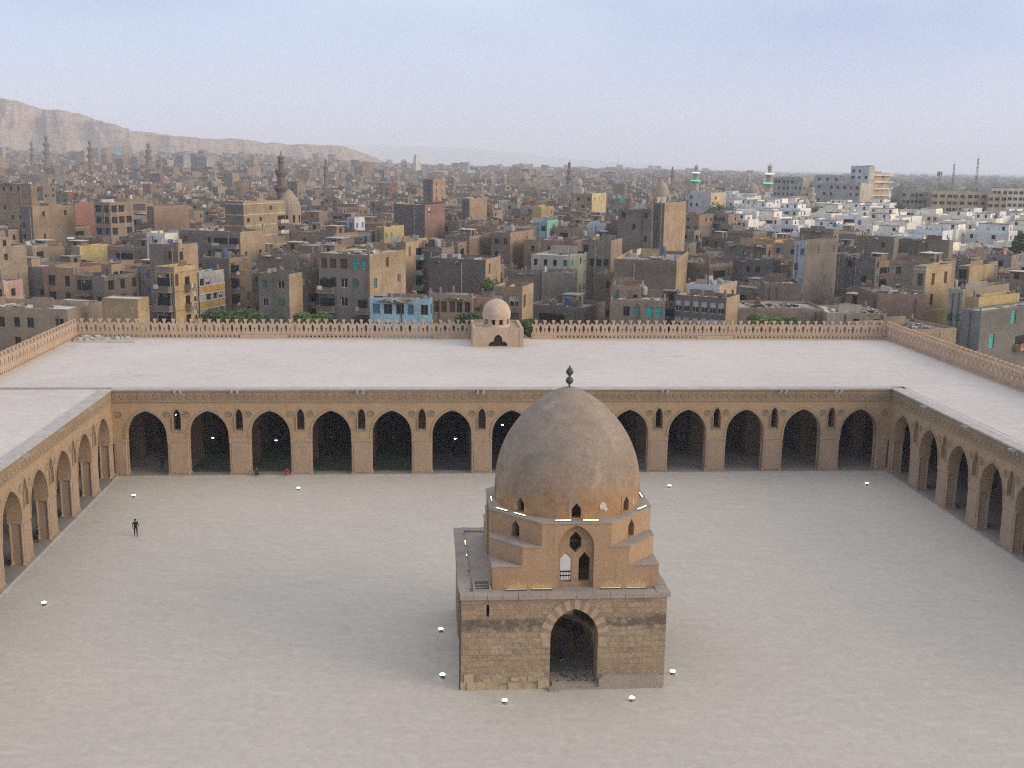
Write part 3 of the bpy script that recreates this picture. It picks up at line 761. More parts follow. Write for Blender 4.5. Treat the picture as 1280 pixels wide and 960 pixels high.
# ------------------------------------------------------------------ people
M_skin = plain('skin', (.30, .18, .12), .6); M_hair = plain('dark_hair', (.02, .015, .012), .7)
def cloth(n, c): return plain(n, c, .9)
def person(loc, rz, pose, top, legs, label, group=None, h=1.72, shoes=(.03, .03, .03)):
    """one continuous skinned figure; pose gives the joints (metres, facing -Y)"""
    J = dict(pelvis=(0, 0, .95), spine=(0, 0, 1.2), chest=(0, -.01, 1.38), neck=(0, -.01, 1.50), chin=(0, -.03, 1.57), head=(0, -.03, 1.66), crown=(0, -.01, 1.73),
             shL=(.19, 0, 1.43), elL=(.25, .03, 1.15), wrL=(.26, -.06, .90), haL=(.26, -.09, .80), shR=(-.19, 0, 1.43), elR=(-.25, .03, 1.15), wrR=(-.26, -.06, .90), haR=(-.26, -.09, .80),
             hiL=(.10, 0, .90), knL=(.11, -.04, .50), anL=(.11, .02, .09), toL=(.12, -.17, .03), hiR=(-.10, 0, .90), knR=(-.11, -.04, .50), anR=(-.11, .02, .09), toR=(-.12, -.17, .03))
    J.update(pose); names = list(J)
    Rr = dict(pelvis=.15, spine=.135, chest=.155, neck=.06, chin=.075, head=.105, crown=.055, hi=.095, kn=.068, an=.045, to=.04, sh=.07, el=.047, wr=.034, ha=.04)
    E = [('pelvis', 'spine'), ('spine', 'chest'), ('chest', 'neck'), ('neck', 'chin'), ('chin', 'head'), ('head', 'crown')]
    for s in 'LR': E += [('chest', 'sh'+s), ('sh'+s, 'el'+s), ('el'+s, 'wr'+s), ('wr'+s, 'ha'+s), ('pelvis', 'hi'+s), ('hi'+s, 'kn'+s), ('kn'+s, 'an'+s), ('an'+s, 'to'+s)]
    me = bpy.data.meshes.new('skel'); me.from_pydata([J[k] for k in names], [(names.index(a), names.index(b)) for a, b in E], [])
    o = bpy.data.objects.new('skel', me); COL.objects.link(o)
    sk = o.modifiers.new('s', 'SKIN'); sk.use_smooth_shade = True; sb = o.modifiers.new('u', 'SUBSURF'); sb.levels = 2; sb.render_levels = 2
    for i, k in enumerate(names):
        r = Rr.get(k, Rr.get(k[:2], .06)); sv = me.skin_vertices[0].data[i]; sv.radius = (r, r*(.8 if k in ('chest', 'spine', 'pelvis') else 1)); sv.use_root = (k == 'pelvis')
    bpy.context.view_layer.update()
    ev = o.evaluated_get(bpy.context.evaluated_depsgraph_get()); body = bpy.data.meshes.new_from_object(ev); bpy.data.objects.remove(o)
    body.name = 'person'; body.materials.clear()
    for m in (cloth('shirt', top), cloth('trousers', legs), M_skin, plain('shoes', shoes, .5)): body.materials.append(m)
    segs = [(Vector(J[a]), Vector(J[b]), a, b) for a, b in E]
    for p in body.polygons:
        c = p.center; best = min(segs, key=lambda s: ((c-(s[0]+(s[1]-s[0])*max(0, min(1, (c-s[0]).dot(s[1]-s[0])/((s[1]-s[0]).length_squared+1e-9))))).length))
        a, b = best[2], best[3]
        i = 0
        if b[:2] in ('hi', 'kn', 'an') : i = 1
        if a == 'pelvis' and b == 'spine' and c.z < J['pelvis'][2]+.03: i = 1
        if b in ('chin', 'head', 'crown') or b[:2] == 'ha' or (a == 'chest' and b == 'neck' and c.z > J['neck'][2]-.02 and (c-Vector(J['neck'])).length < .08): i = 2
        if b[:2] == 'to': i = 3
        p.material_index = i; p.use_smooth = True
    root = bpy.data.objects.new('person', body); COL.objects.link(root); root.location = loc; root.rotation_euler = (0, 0, rz); root.scale = (h/1.76,)*3
    tag(root, label, 'person', group)
    hd = Vector(J['head']); mb = MB()
    mb.lathe([(.116, -.02), (.122, .03), (.11, .08), (.07, .115), (0, .125)], 14, tuple(hd+Vector((0, .022, 0))), cap=False); mb.build('hair', M_hair, root)
    mb = MB(); mb.tube(hd+Vector((0, -.10, .01)), hd+Vector((0, -.135, -.03)), .012, .02, 6); mb.build('nose', M_skin, root)
    for s in (-1, 1):
        mb = MB(); mb.lathe([(0, -.012), (.012, 0), (0, .012)], 6, tuple(hd+Vector((s*.04, -.098, .02))), cap=False); mb.build('eye', M_hair, root)
        hp = Vector(J['ha'+('L' if s > 0 else 'R')]); wp = Vector(J['wr'+('L' if s > 0 else 'R')]); d = (hp-wp).normalized()
        mb = MB(); sd = Vector((0, 1, 0)) if abs(d.y) < .8 else Vector((1, 0, 0)); sd = (sd-d*sd.dot(d)).normalized()
        for k in range(4):
            b = hp+sd*(-.03+.02*k); L = (.06, .075, .07, .055)[k]; m1 = b+d*(.02+L*.5); mb.tube(b, m1, .010, .009, 5); mb.tube(m1, m1+(d*.8+Vector((0, -.6, 0))*.5).normalized()*L*.5, .009, .006, 5)
        mb.tube(hp-d*.02+sd*.03, hp+d*.02+sd*.07, .011, .008, 5); mb.build('fingers', M_skin, root)
    return root
P = on_z(170, 670, 0)
person((P.x, P.y, .002), .25, dict(knL=(.12, -.20, .52), anL=(.12, -.16, .12), toL=(.12, -.36, .05), knR=(-.11, .02, .50), anR=(-.11, .24, .14), toR=(-.11, .10, .03), elL=(.26, .12, 1.17), wrL=(.27, .14, .92), haL=(.27, .12, .83), wrR=(-.25, -.22, .95), haR=(-.24, -.30, .90)),
       (.012, .012, .016), (.012, .012, .015), 'person in dark clothes walking alone across the empty left part of the courtyard')
P = on_z(203, 597, .1); P = on_y(203, 581, 2.6)
person((P.x, 2.6, .102), .4, {}, (.015, .015, .018), (.015, .015, .018), 'person in black standing inside the first arch at the far left corner')
sit = dict(pelvis=(0, 0, .14), spine=(0, .05, .38), chest=(0, .02, .58), neck=(0, -.01, .70), chin=(0, -.04, .77), head=(0, -.05, .86), crown=(0, -.03, .93), shL=(.19, .01, .62), shR=(-.19, .01, .62),
           elL=(.26, -.10, .40), elR=(-.26, -.10, .40), wrL=(.17, -.30, .42), wrR=(-.17, -.30, .42), haL=(.11, -.36, .42), haR=(-.11, -.36, .42),
           hiL=(.10, -.02, .13), hiR=(-.10, -.02, .13), knL=(.15, -.38, .42), knR=(-.15, -.38, .42), anL=(.14, -.46, .07), anR=(-.14, -.46, .07), toL=(.15, -.64, .03), toR=(-.15, -.64, .03))
P = on_z(320, 595, .13)
person((P.x, -.30, .13), .3, sit, (.05, .055, .06), (.02, .02, .025), 'person in dark grey sitting on the kerb against the pier between two left arches', 'people sitting on the far kerb')
P = on_z(358, 595, .13)
person((P.x, -.30, .13), -.2, sit, (.42, .05, .06), (.25, .10, .10), 'person in a red top sitting on the kerb under the third arch', 'people sitting on the far kerb')
P = on_z(701, 826, .22)
person((P.x, P.y, .222), PI*.55, dict(knL=(.11, -.14, .50), anL=(.11, -.1, .09), toL=(.12, -.28, .03), anR=(-.11, .16, .11), toR=(-.11, 0, .03)), (.03, .06, .16), (.015, .015, .018),
       'person in a blue shirt standing in the shade just inside the pavilion doorway', shoes=(.6, .6, .58))
P = on_z(44, 678, .1)
person((-W-1.0, P.y, .102), -1.2, {}, (.012, .012, .013), (.012, .012, .013), 'person in black standing in an arch of the sunlit left hall', h=1.6)

# ------------------------------------------------------------------ trees
def tree(name, loc, r, hz, h, mt, label, leaf=.45, n=2200, flat=1.0, trunk_r=.22, group=None):
    root = empty(name, loc, label=label, cat='tree', group=group)
    mb = MB(); b = Vector((0, 0, 0)); top = Vector((rnd.uniform(-.3, .3), rnd.uniform(-.3, .3), h-hz*.9))
    mb.tube(b, top, trunk_r, trunk_r*.6, 8)
    lobes = []
    for k in range(11):
        t = 2*PI*k/11+rnd.random()*.5; q = r*rnd.uniform(.35, .85) if k else 0
        c = Vector((q*math.cos(t), q*math.sin(t), h-hz*rnd.uniform(.5, 1.0)*flat)); lobes.append((c, r*rnd.uniform(.3, .52)))
        mb.tube(top*rnd.uniform(.7, 1), c, trunk_r*.4, trunk_r*.12, 5)
    mb.build('trunk', M_bark, root)
    mb = MB()
    for i in range(n):
        c, q = lobes[i % len(lobes)]
        v = Vector((rnd.gauss(0, 1), rnd.gauss(0, 1), rnd.gauss(0, 1))).normalized()*q*rnd.uniform(.62, 1.12)
        v.z *= .62*hz/r*1.1; P = c+v
        a = Vector((rnd.gauss(0, 1), rnd.gauss(0, 1), rnd.gauss(0, .6))).normalized(); bb = a.orthogonal().normalized(); L = leaf*rnd.uniform(.5, 1.2)
        mb.add([P-a*L, P+bb*L*.45, P+a*L, P-bb*L*.45], [(0, 1, 2, 3)])
    mb.build('crown', mt, root); return root

# ------------------------------------------------------------------ city building kit
GZ = -3.0                                   # level of the streets round the mosque
C = dict(grey=(.195, .17, .145), dgrey=(.155, .136, .118), brown=(.205, .163, .127), tan=(.33, .26, .19), dtan=(.26, .203, .15), brick=(.25, .175, .128), red=(.26, .125, .085), cream=(.50, .43, .31),
         ochre=(.43, .30, .13), yellow=(.55, .41, .16), white=(.58, .57, .54), pale=(.46, .44, .40), blue=(.20, .42, .58), pink=(.52, .36, .29), orange=(.52, .31, .09), green=(.09, .22, .17), dk=(.03, .03, .03), turq=(.08, .42, .38), conc=(.27, .25, .225), roof=(.30, .265, .23), wroof=(.58, .56, .53), slate=(.20, .23, .25))
def var(c, a=.12):
    k = 1+rnd.uniform(-a, a); return tuple(max(.01, x*k*(1+rnd.uniform(-.04, .04))) for x in c)
CM = [M_city, M_glass, M_conc, M_croof]
FR = random.Random(5)
def facade(mb, A, u, n, L, h, cols, rows, c, wins, fl=3.1, z0=0.0, ww=1.05, wh=1.4, rec=.22, sill=.95, glass=True, top=None):
    """a wall of quads with real recessed openings. wins: set of (col,row). returns their world centres"""
    out = []; RV = [1+FR.uniform(-.09, .09) for _ in range(9)]
    Z = Vector((0, 0, 1)); cw = L/cols if cols else L
    xs = [0.0]; zs = [z0]
    for i in range(cols): cj0 = cw*(i+.5+FR.uniform(-.1, .1)); w_ = min(cw*.36, ww*.5*FR.uniform(.8, 1.15)); xs += [cj0-w_, cj0+w_]
    xs.append(L)
    for j in range(rows): zs += [h-fl*(rows-j)+sill, min(h-fl*(rows-j)+sill+wh, h-.05)]
    zs.append(h)
    zs[0] = min(z0, zs[0])
    for i in range(len(xs)-1):
        for j in range(len(zs)-1):
            a, b, p, q = xs[i], xs[i+1], zs[j], zs[j+1]
            if b-a < 1e-4 or q-p < 1e-4: continue
            v = [A+u*a+Z*p, A+u*b+Z*p, A+u*b+Z*q, A+u*a+Z*q]
            kk = RV[(j+1)//2 % len(RV)]; cj = top if top and j >= len(zs)-4 else c; c_j = tuple(x*kk for x in cj)
            if i % 2 and j % 2 and ((i-1)//2, (j-1)//2) in wins:
                w = [x-n*rec for x in v]
                mb.add(v+w, [(0, 1, 5, 4), (1, 2, 6, 5), (2, 3, 7, 6), (3, 0, 4, 7)], 0, c_j)
                if glass: mb.add(w, [(0, 1, 2, 3)], 1)
                else: mb.add(w, [(0, 1, 2, 3)], 1); out.append((A+u*((a+b)/2)+Z*((p+q)/2)-n*(rec-.03), b-a, q-p))
            else: mb.add(v, [(0, 1, 2, 3)], 0, c_j)
    return out
# shared window and rooftop parts, unit size
def window_mesh(kind):
    mb = MB(); F = {'plain': C['dgrey'], 'white': C['white'], 'green': C['green'], 'blue': (.10, .22, .34), 'turq': C['turq'], 'yellow': C['yellow'], 'brown': (.12, .08, .05), 'open': C['white']}[kind]
    t = .07
    for a, b, p, q in ((-.5, .5, -.5, -.5+t), (-.5, .5, .5-t, .5), (-.5, -.5+t, -.5, .5), (.5-t, .5, -.5, .5), (-.03, .03, -.5, .5)): mb.box(a, b, -.02, .03, p, q, 0, F)
    if kind in ('green', 'blue', 'turq', 'brown', 'yellow'):
        for a, b in ((-.44, -.03), (.03, .44)):
            for i in range(6): mb.box(a, b, -.01, .02, -.44+i*.15, -.32+i*.15, 0, F)
    elif kind == 'open':
        for s in (-1, 1): mb.box(min(s*.5, s*.98), max(s*.5, s*.98), -.30, -.24, -.48, .48, 0, F)
        mb.box(-.43, .43, .04, .06, -.43, .43, 1)
    elif kind == 'white': mb.box(-.43, .43, .0, .03, -.02, .43, 0, var(C['white'])); mb.box(-.43, .43, .04, .06, -.43, -.03, 1)
    else: mb.box(-.43, .43, .03, .05, -.43, .43, 1)
    mb.box(-.58, .58, -.20, .02, -.56, -.5, 0, C['conc'])
    return mb.mesh('window', [M_city, M_glass])
WIN = {k: window_mesh(k) for k in ('plain', 'white', 'green', 'blue', 'turq', 'yellow', 'brown', 'open')}
M_dish = plain('dish_white', (.42, .41, .39), .7)
mb = MB(); mb.tube((0, 0, 0), (0, 0, .9), .04, n=5)
def dish_mesh(c):
    mb = MB(); mb.tube((0, 0, 0), (0, 0, .8), .04, n=5)
    X = Matrix.Translation((0, 0, 1.0)) @ Matrix.Rotation(math.radians(52), 4, 'X')
    b = len(mb.v); mb.lathe([(0, 0), (.3, .05), (.55, .15), (.72, .28), (.70, .28), (.54, .18), (.3, .08), (0, .03)], 12, cap=False)
    mb.tube((0, -.7, .28), (0, 0, .75), .02, n=4); mb.box(-.06, .06, -.06, .06, .7, .85)
    mb.v[b:] = [tuple(X @ Vector(v)) for v in mb.v[b:]]
    return mb.mesh('satellite_dish', c)
DISH = [dish_mesh(M_dish), dish_mesh(plain('dish_grey', (.28, .27, .25), .7))]
mb = MB(); mb.lathe([(.6, 0), (.62, .1), (.62, 1.2), (.5, 1.45), (.15, 1.55), (.15, 1.65), (0, 1.65)], 14)
for k in range(4): mb.box(-.45+.8*(k % 2), -.35+.8*(k % 2), -.45+.8*(k//2), -.35+.8*(k//2), -.8, 0)
TANK = [mb.mesh('water_tank', plain('tank_'+n_, c_, .6)) for n_, c_ in (('grey', (.3, .3, .29)), ('blue', (.06, .10, .18)), ('rust', (.22, .13, .08)))]
def rubble_mesh(seed, n=26):
    r = random.Random(seed); mb = MB()
    for i in range(n):
        X = Matrix.Translation((r.gauss(0, 1.1), r.gauss(0, .8), r.random()*.25)) @ Matrix.Rotation(r.random()*6, 4, 'Z') @ Matrix.Rotation(r.uniform(-.7, .7), 4, 'X')
        a, b, c = r.uniform(.1, .9), r.uniform(.08, .4), r.uniform(.03, .25); k = r.choice([C['pale'], C['conc'], C['dgrey'], C['brown'], C['tan'], C['wroof'], C['dk']])
        mb.box(-a, a, -b, b, 0, c, 0, k, X=X)
    return mb.mesh('roof_clutter', M_city)
RUB = [rubble_mesh(i) for i in range(6)]
def cloth_mesh_(seed):
    r = random.Random(seed); mb = MB(); x = -1.6
    mb.tube((-1.8, 0, 1.5), (1.8, 0, 1.5), .02, n=4)
    for s in (-1.8, 1.8): mb.tube((s, 0, 0), (s, 0, 1.6), .04, n=4)
    while x < 1.5:
        w = r.uniform(.3, .7); h = r.uniform(.5, 1.0); c = r.choice([(.6, .6, .58), (.5, .08, .08), (.1, .2, .45), (.55, .3, .35), (.6, .6, .58)])
        mb.box(x, x+w, -.02, .02, 1.5-h, 1.5, 0, c); x += w+.06
    return mb.mesh('laundry_line', M_city)
LAUN = [cloth_mesh_(i) for i in range(4)]
def shed_mesh(c, r):
    mb = MB(); mb.box(-1.4, 1.4, -1.2, 1.2, 0, 2.1, 0, c); mb.box(-1.6, 1.6, -1.4, 1.4, 2.1, 2.22, 0, r); mb.box(-.4, .4, -1.22, -1.2, 0, 1.8, 1); return mb.mesh('roof_shed', [M_city, M_glass])
SHED = [shed_mesh(C['brown'], C['wroof']), shed_mesh(C['tan'], C['roof']), shed_mesh(C['grey'], C['conc']), shed_mesh(C['brick'], C['pale'])]

DIM = {}
FOOT = []                                   # footprints already taken (centre, half sizes, rotation)
def corners(cx, cy, w, d, rz):
    c, s = math.cos(rz), math.sin(rz); return [(cx+x*c-y*s, cy+x*s+y*c) for x, y in ((-w/2, -d/2), (w/2, -d/2), (w/2, d/2), (-w/2, d/2))]
def overlap(A, B):
    for P in (A, B):
        for i in range(4):
            ex, ey = P[(i+1) % 4][0]-P[i][0], P[(i+1) % 4][1]-P[i][1]; nx, ny = -ey, ex
            a = [p[0]*nx+p[1]*ny for p in A]; b = [p[0]*nx+p[1]*ny for p in B]
            if max(a) <= min(b) or max(b) <= min(a): return False
    return True
BLD = []                                    # every building thing: dict(o, px box, depth)
def building(name, cx, cy, w, d, top, rz, c, c2=None, roofc=None, cols=None, cols2=None, rows=None, density=.7, fl=3.1, parts=False, wk=('plain',), label=None, group=None, cat='building', bands=False, balc=(), par=.7, clutter=4, ww=1.05, wh=1.4, laundry=0, tanks=0, dish=0, sheds=0, rr=None, base=GZ, upper=0, topc=None, upc=None):
    """walls with recessed windows, roof with a parapet; front face is local -Y, the other seen face local +X (rz turns it)"""
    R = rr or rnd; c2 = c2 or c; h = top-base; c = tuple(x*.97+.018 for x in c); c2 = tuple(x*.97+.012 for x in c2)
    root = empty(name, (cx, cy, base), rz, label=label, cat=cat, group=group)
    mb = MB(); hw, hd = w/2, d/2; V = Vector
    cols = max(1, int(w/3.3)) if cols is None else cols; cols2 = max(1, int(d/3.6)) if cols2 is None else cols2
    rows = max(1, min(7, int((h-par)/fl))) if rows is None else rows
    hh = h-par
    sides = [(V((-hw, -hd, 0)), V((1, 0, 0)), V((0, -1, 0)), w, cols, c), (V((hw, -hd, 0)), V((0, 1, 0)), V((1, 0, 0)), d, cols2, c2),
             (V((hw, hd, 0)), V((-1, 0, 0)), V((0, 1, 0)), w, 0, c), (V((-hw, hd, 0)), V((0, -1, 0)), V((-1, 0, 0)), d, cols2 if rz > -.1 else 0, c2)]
    wl = []
    for i, (A, u, n, L, k, cc) in enumerate(sides):
        dn = density if i == 0 else density*.6
        win = set((a, b) for a in range(k) for b in range(rows) if R.random() < dn) if i in (0, 1, 3) else set()
        if k*1.2 > L: k = max(0, int(L/1.8)); win = set(x for x in win if x[0] < k)
        o_ = facade(mb, A, u, n, L, hh, k, rows, cc, win, fl, 0, ww, wh, glass=not parts, top=topc)
        wl += [(P, a, b, math.atan2(u.y, u.x)) for P, a, b in o_]
    t = .22; rc = roofc or C['roof']                                         # roof deck inside a low parapet wall
    mb.add([(-hw, -hd, hh), (hw, -hd, hh), (hw, hd, hh), (-hw, hd, hh)], [(0, 1, 2, 3)], 3, rc)
    if par > .05:
        for x0, x1, y0, y1, cc in ((-hw, hw, -hd, -hd+t, c), (-hw, hw, hd-t, hd, c), (-hw, -hw+t, -hd+t, hd-t, c2), (hw-t, hw, -hd+t, hd-t, c2)):
            mb.box(x0, x1, y0, y1, hh-.001, h*1.0, 0, tuple(x*1.05 for x in cc), bottom=False)
    if bands:
        for j in range(rows+1):
            z = hh-fl*j
            if z < 1: break
            mb.box(-hw-.04, hw+.04, -hd-.04, -hd+.1, z-.18, z+.10, 0, bands if isinstance(bands, tuple) else C['conc']); mb.box(hw-.1, hw+.04, -hd+.1, hd, z-.18, z+.10, 0, bands if isinstance(bands, tuple) else C['conc'])
    if clutter:                                                             # low partition walls and stubs of brick on the roof
        for i in range(R.choice([1, 2, 3])):
            a = R.uniform(.2, .7)*w; x0 = R.uniform(-hw+.2, hw-.2-a); y0 = R.uniform(-hd*.8, hd*.8); kq = R.uniform(.8, 1.15); kc = tuple(x*kq for x in R.choice([c, c2, c if upc else C['brick'], c if upc else C['pale']]))
            if R.random() < .6: mb.box(x0, x0+a, y0, y0+.18, hh, hh+R.uniform(.5, 1.9), 0, kc, bottom=False)
            else: b_ = R.uniform(.2, .6)*d; y0 = R.uniform(-hd+.2, hd-.2-b_); mb.box(x0, x0+.18, y0, y0+b_, hh, hh+R.uniform(.5, 1.9), 0, kc, bottom=False)
        for i in range(R.choice([0, 1, 2, 3])):                             # column stubs with starter bars
            x0, y0 = R.choice([-hw+.2, 0, hw-.5]), R.choice([-hd+.2, hd-.5]); mb.box(x0, x0+.3, y0, y0+.3, h*1.0, h+R.uniform(.4, 1.5), 2, (1, 1, 1), bottom=False)
        for i in range(R.choice([0, 1, 1, 2])):                             # drain pipe
            x0 = R.uniform(-hw+.3, hw-.3); mb.box(x0, x0+.13, -hd-.13, -hd, .5, hh, 0, R.choice([C['dgrey'], C['pale'], (.12, .08, .06)]))
    if upper:                                                               # a half-built storey on part of the roof
        a, b = R.uniform(.4, .75)*w, R.uniform(.45, .8)*d; x0 = R.choice([-hw+.3, hw-.3-a, 0-a/2]); y0 = R.choice([-hd+.3, hd-.3-b, hd-.3-b]); uh = R.uniform(2.4, 3.1); kq = R.uniform(.85, 1.15); uc = upc or tuple(x*kq for x in (C['brick'] if R.random() < .4 else c))
        kf = max(1, int(a/3)); wf = set((i, 0) for i in range(kf) if R.random() < .6)
        facade(mb, V((x0, y0, hh)), V((1, 0, 0)), V((0, -1, 0)), a, uh, kf, 1, uc, wf, uh, 0, 1.0, 1.3); facade(mb, V((x0+a, y0, hh)), V((0, 1, 0)), V((1, 0, 0)), b, uh, 1, 1, tuple(x*1.1 for x in uc), set([(0, 0)]) if R.random() < .4 else set(), uh, 0, .9, 1.2)
        v = [(x0, y0, hh), (x0+a, y0, hh), (x0+a, y0+b, hh), (x0, y0+b, hh), (x0, y0, hh+uh), (x0+a, y0, hh+uh), (x0+a, y0+b, hh+uh), (x0, y0+b, hh+uh)]
        mb.add(v, [(2, 3, 7, 6), (3, 0, 4, 7)], 0, uc); mb.add(v, [(4, 5, 6, 7)], 3, rc)
        mb.box(x0-.12, x0+a+.12, y0-.12, y0+b+.12, hh+uh+.002, hh+uh+.16, 2, (1, 1, 1))
    if bands and w > 7:                                                     # concrete frame standing a little proud of the brick
        for i in range(1, max(2, int(w/4))):
            x = -hw+i*w/max(2, int(w/4)); mb.box(x-.16, x+.16, -hd-.03, -hd+.1, 0, hh-.19, 0, bands if isinstance(bands, tuple) else C['conc'])
    mb.build('wall', CM, root)
    for P, a, b, ang in wl:
        inst('window', WIN[R.choice(wk)], root, P, (0, 0, ang), (a, .6, b))
    for bal in balc:                                                        # (face, s0, s1, floors from the top..., colour)
        face, s0, s1, fls, bc = bal
        A, u, n = ((V((-hw, -hd, 0)), V((1, 0, 0)), V((0, -1, 0))), (V((hw, -hd, 0)), V((0, 1, 0)), V((1, 0, 0))))[face]
        L = (w, d)[face]; ang = math.atan2(u.y, u.x)
        for f in fls:
            z = hh-fl*(f+1)
            q = MB(); a, b = s0*L, s1*L
            q.box(a, b, -1.2, .02, z-.12, z+.06, 0, C['conc']); q.box(a, b, -1.2, -1.1, z+.06, z+1.0, 0, bc); q.box(a, a+.1, -1.1, 0, z+.06, z+1.0, 0, bc); q.box(b-.1, b, -1.1, 0, z+.06, z+1.0, 0, bc)
            q.box(a+.2, b-.2, -.015, .0, z+.06, z+2.3, 1)
            if R.random() < .6: q.box(a+.3, a+.3+(b-a)*.3, -1.26, -1.2, z+.5, z+1.2, 0, R.choice([(.6, .6, .58), (.45, .1, .1), (.15, .25, .45), (.5, .45, .4)]))
            q.build('balcony', CM, root, A, ang)
    for i in range(clutter):
        s = R.uniform(.5, 1.2)*min(1, w/9); inst('roof_clutter', R.choice(RUB), root, (R.uniform(-.6, .6)*hw, R.uniform(-.6, .6)*hd, hh+.01), (0, 0, R.random()*6), (s, s, s))
    for i in range(dish): inst('satellite_dish', R.choice(DISH), root, (R.uniform(-.8, .8)*hw, R.uniform(-.8, .8)*hd, hh), (0, 0, R.uniform(-.4, .4)+2.4-rz), (.8, .8, .95))
    for i in range(tanks): inst('water_tank', R.choice(TANK), root, (R.uniform(-.7, .7)*hw, R.uniform(-.7, .7)*hd, hh+.8), (0, 0, R.random()))
    for i in range(sheds): inst('roof_shed', R.choice(SHED), root, (R.uniform(-.5, .5)*hw, R.uniform(-.3, .6)*hd, hh+.01), (0, 0, R.choice([0, PI/2])), (min(1.2, w/6), min(1.2, d/6), 1))
    for i in range(laundry): inst('laundry_line', R.choice(LAUN), root, (R.uniform(-.4, .4)*hw, -hd*R.uniform(.3, .85), hh), (0, 0, R.uniform(-.3, .3)))
    FOOT.append(corners(cx, cy, w+.7, d+.7, rz)); DIM[root.name] = (w, d, h, hh)
    return root
def prect(cx, cy, w, d, z0, z1, rz):
    P = [proj((x, y, z)) for x, y in corners(cx, cy, w, d, rz) for z in (z0, z1)]
    return min(p[0] for p in P), max(p[0] for p in P), min(p[1] for p in P), max(p[1] for p in P)
HERO = []
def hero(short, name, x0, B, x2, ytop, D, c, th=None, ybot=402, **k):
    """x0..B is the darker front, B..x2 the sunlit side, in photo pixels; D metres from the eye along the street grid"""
    if th is None: th = 24 if B < 880 else 44  # c2 often lighter: raw brick sides, with sun and shade put into the tones
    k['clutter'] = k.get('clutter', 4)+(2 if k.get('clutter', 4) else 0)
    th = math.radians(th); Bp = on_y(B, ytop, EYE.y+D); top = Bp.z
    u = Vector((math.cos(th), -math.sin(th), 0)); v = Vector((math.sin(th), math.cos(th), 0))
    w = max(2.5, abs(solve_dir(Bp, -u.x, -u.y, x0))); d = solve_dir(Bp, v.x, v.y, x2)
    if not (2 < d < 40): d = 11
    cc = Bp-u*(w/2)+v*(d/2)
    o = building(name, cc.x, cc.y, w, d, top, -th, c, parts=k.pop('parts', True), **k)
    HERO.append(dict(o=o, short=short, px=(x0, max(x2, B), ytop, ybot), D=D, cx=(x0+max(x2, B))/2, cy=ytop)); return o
# ------------------------------------------------------------------ named buildings of the quarter, nearest rows first
G3 = 'buildings of the quarter behind the mosque'
H = hero
c_ = C
# against the outer court, far left
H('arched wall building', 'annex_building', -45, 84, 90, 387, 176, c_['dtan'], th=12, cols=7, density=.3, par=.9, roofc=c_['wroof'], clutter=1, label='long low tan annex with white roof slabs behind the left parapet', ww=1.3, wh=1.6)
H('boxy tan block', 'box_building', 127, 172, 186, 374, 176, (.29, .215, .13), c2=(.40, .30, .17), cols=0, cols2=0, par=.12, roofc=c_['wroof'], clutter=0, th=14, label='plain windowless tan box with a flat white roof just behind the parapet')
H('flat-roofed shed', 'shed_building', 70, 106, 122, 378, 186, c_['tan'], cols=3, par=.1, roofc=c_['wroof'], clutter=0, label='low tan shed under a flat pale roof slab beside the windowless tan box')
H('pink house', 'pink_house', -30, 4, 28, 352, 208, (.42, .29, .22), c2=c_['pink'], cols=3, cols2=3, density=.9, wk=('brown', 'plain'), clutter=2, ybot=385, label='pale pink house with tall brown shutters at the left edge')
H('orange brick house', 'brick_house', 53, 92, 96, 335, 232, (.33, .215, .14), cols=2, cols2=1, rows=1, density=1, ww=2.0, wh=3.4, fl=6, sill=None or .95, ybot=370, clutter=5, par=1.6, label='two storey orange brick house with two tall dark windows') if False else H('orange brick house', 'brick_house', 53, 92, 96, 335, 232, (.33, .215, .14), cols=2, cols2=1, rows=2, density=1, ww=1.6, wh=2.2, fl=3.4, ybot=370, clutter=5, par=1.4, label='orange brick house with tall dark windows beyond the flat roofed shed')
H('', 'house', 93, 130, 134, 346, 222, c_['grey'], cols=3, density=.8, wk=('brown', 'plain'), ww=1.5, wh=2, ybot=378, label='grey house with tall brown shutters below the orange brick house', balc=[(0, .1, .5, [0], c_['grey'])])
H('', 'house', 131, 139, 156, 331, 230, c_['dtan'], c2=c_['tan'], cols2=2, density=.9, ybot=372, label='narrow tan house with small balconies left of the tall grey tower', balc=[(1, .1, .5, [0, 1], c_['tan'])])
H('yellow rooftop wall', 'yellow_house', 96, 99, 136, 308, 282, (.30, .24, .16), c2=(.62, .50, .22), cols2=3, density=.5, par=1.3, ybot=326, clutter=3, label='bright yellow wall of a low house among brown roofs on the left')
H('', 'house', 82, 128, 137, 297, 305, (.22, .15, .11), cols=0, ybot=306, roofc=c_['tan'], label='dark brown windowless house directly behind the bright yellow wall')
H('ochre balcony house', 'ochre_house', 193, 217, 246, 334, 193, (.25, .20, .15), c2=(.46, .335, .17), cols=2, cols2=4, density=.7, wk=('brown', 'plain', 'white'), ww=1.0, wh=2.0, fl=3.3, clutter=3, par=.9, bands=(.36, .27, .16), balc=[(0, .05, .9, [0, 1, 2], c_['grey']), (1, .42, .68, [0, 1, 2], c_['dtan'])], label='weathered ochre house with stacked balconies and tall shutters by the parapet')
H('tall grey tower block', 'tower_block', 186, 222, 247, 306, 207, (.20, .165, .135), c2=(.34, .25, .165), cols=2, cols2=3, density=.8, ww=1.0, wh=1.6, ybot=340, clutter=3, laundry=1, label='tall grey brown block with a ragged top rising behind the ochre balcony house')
H('orange banded building', 'banded_building', 240, 248, 280, 341, 200, (.20, .18, .16), c2=(.40, .41, .40), cols2=4, density=1, wk=('blue', 'white', 'plain'), ww=1.5, wh=1.3, fl=2.7, ybot=402, clutter=1, label='orange yellow building with white bands and a blue grey window strip')
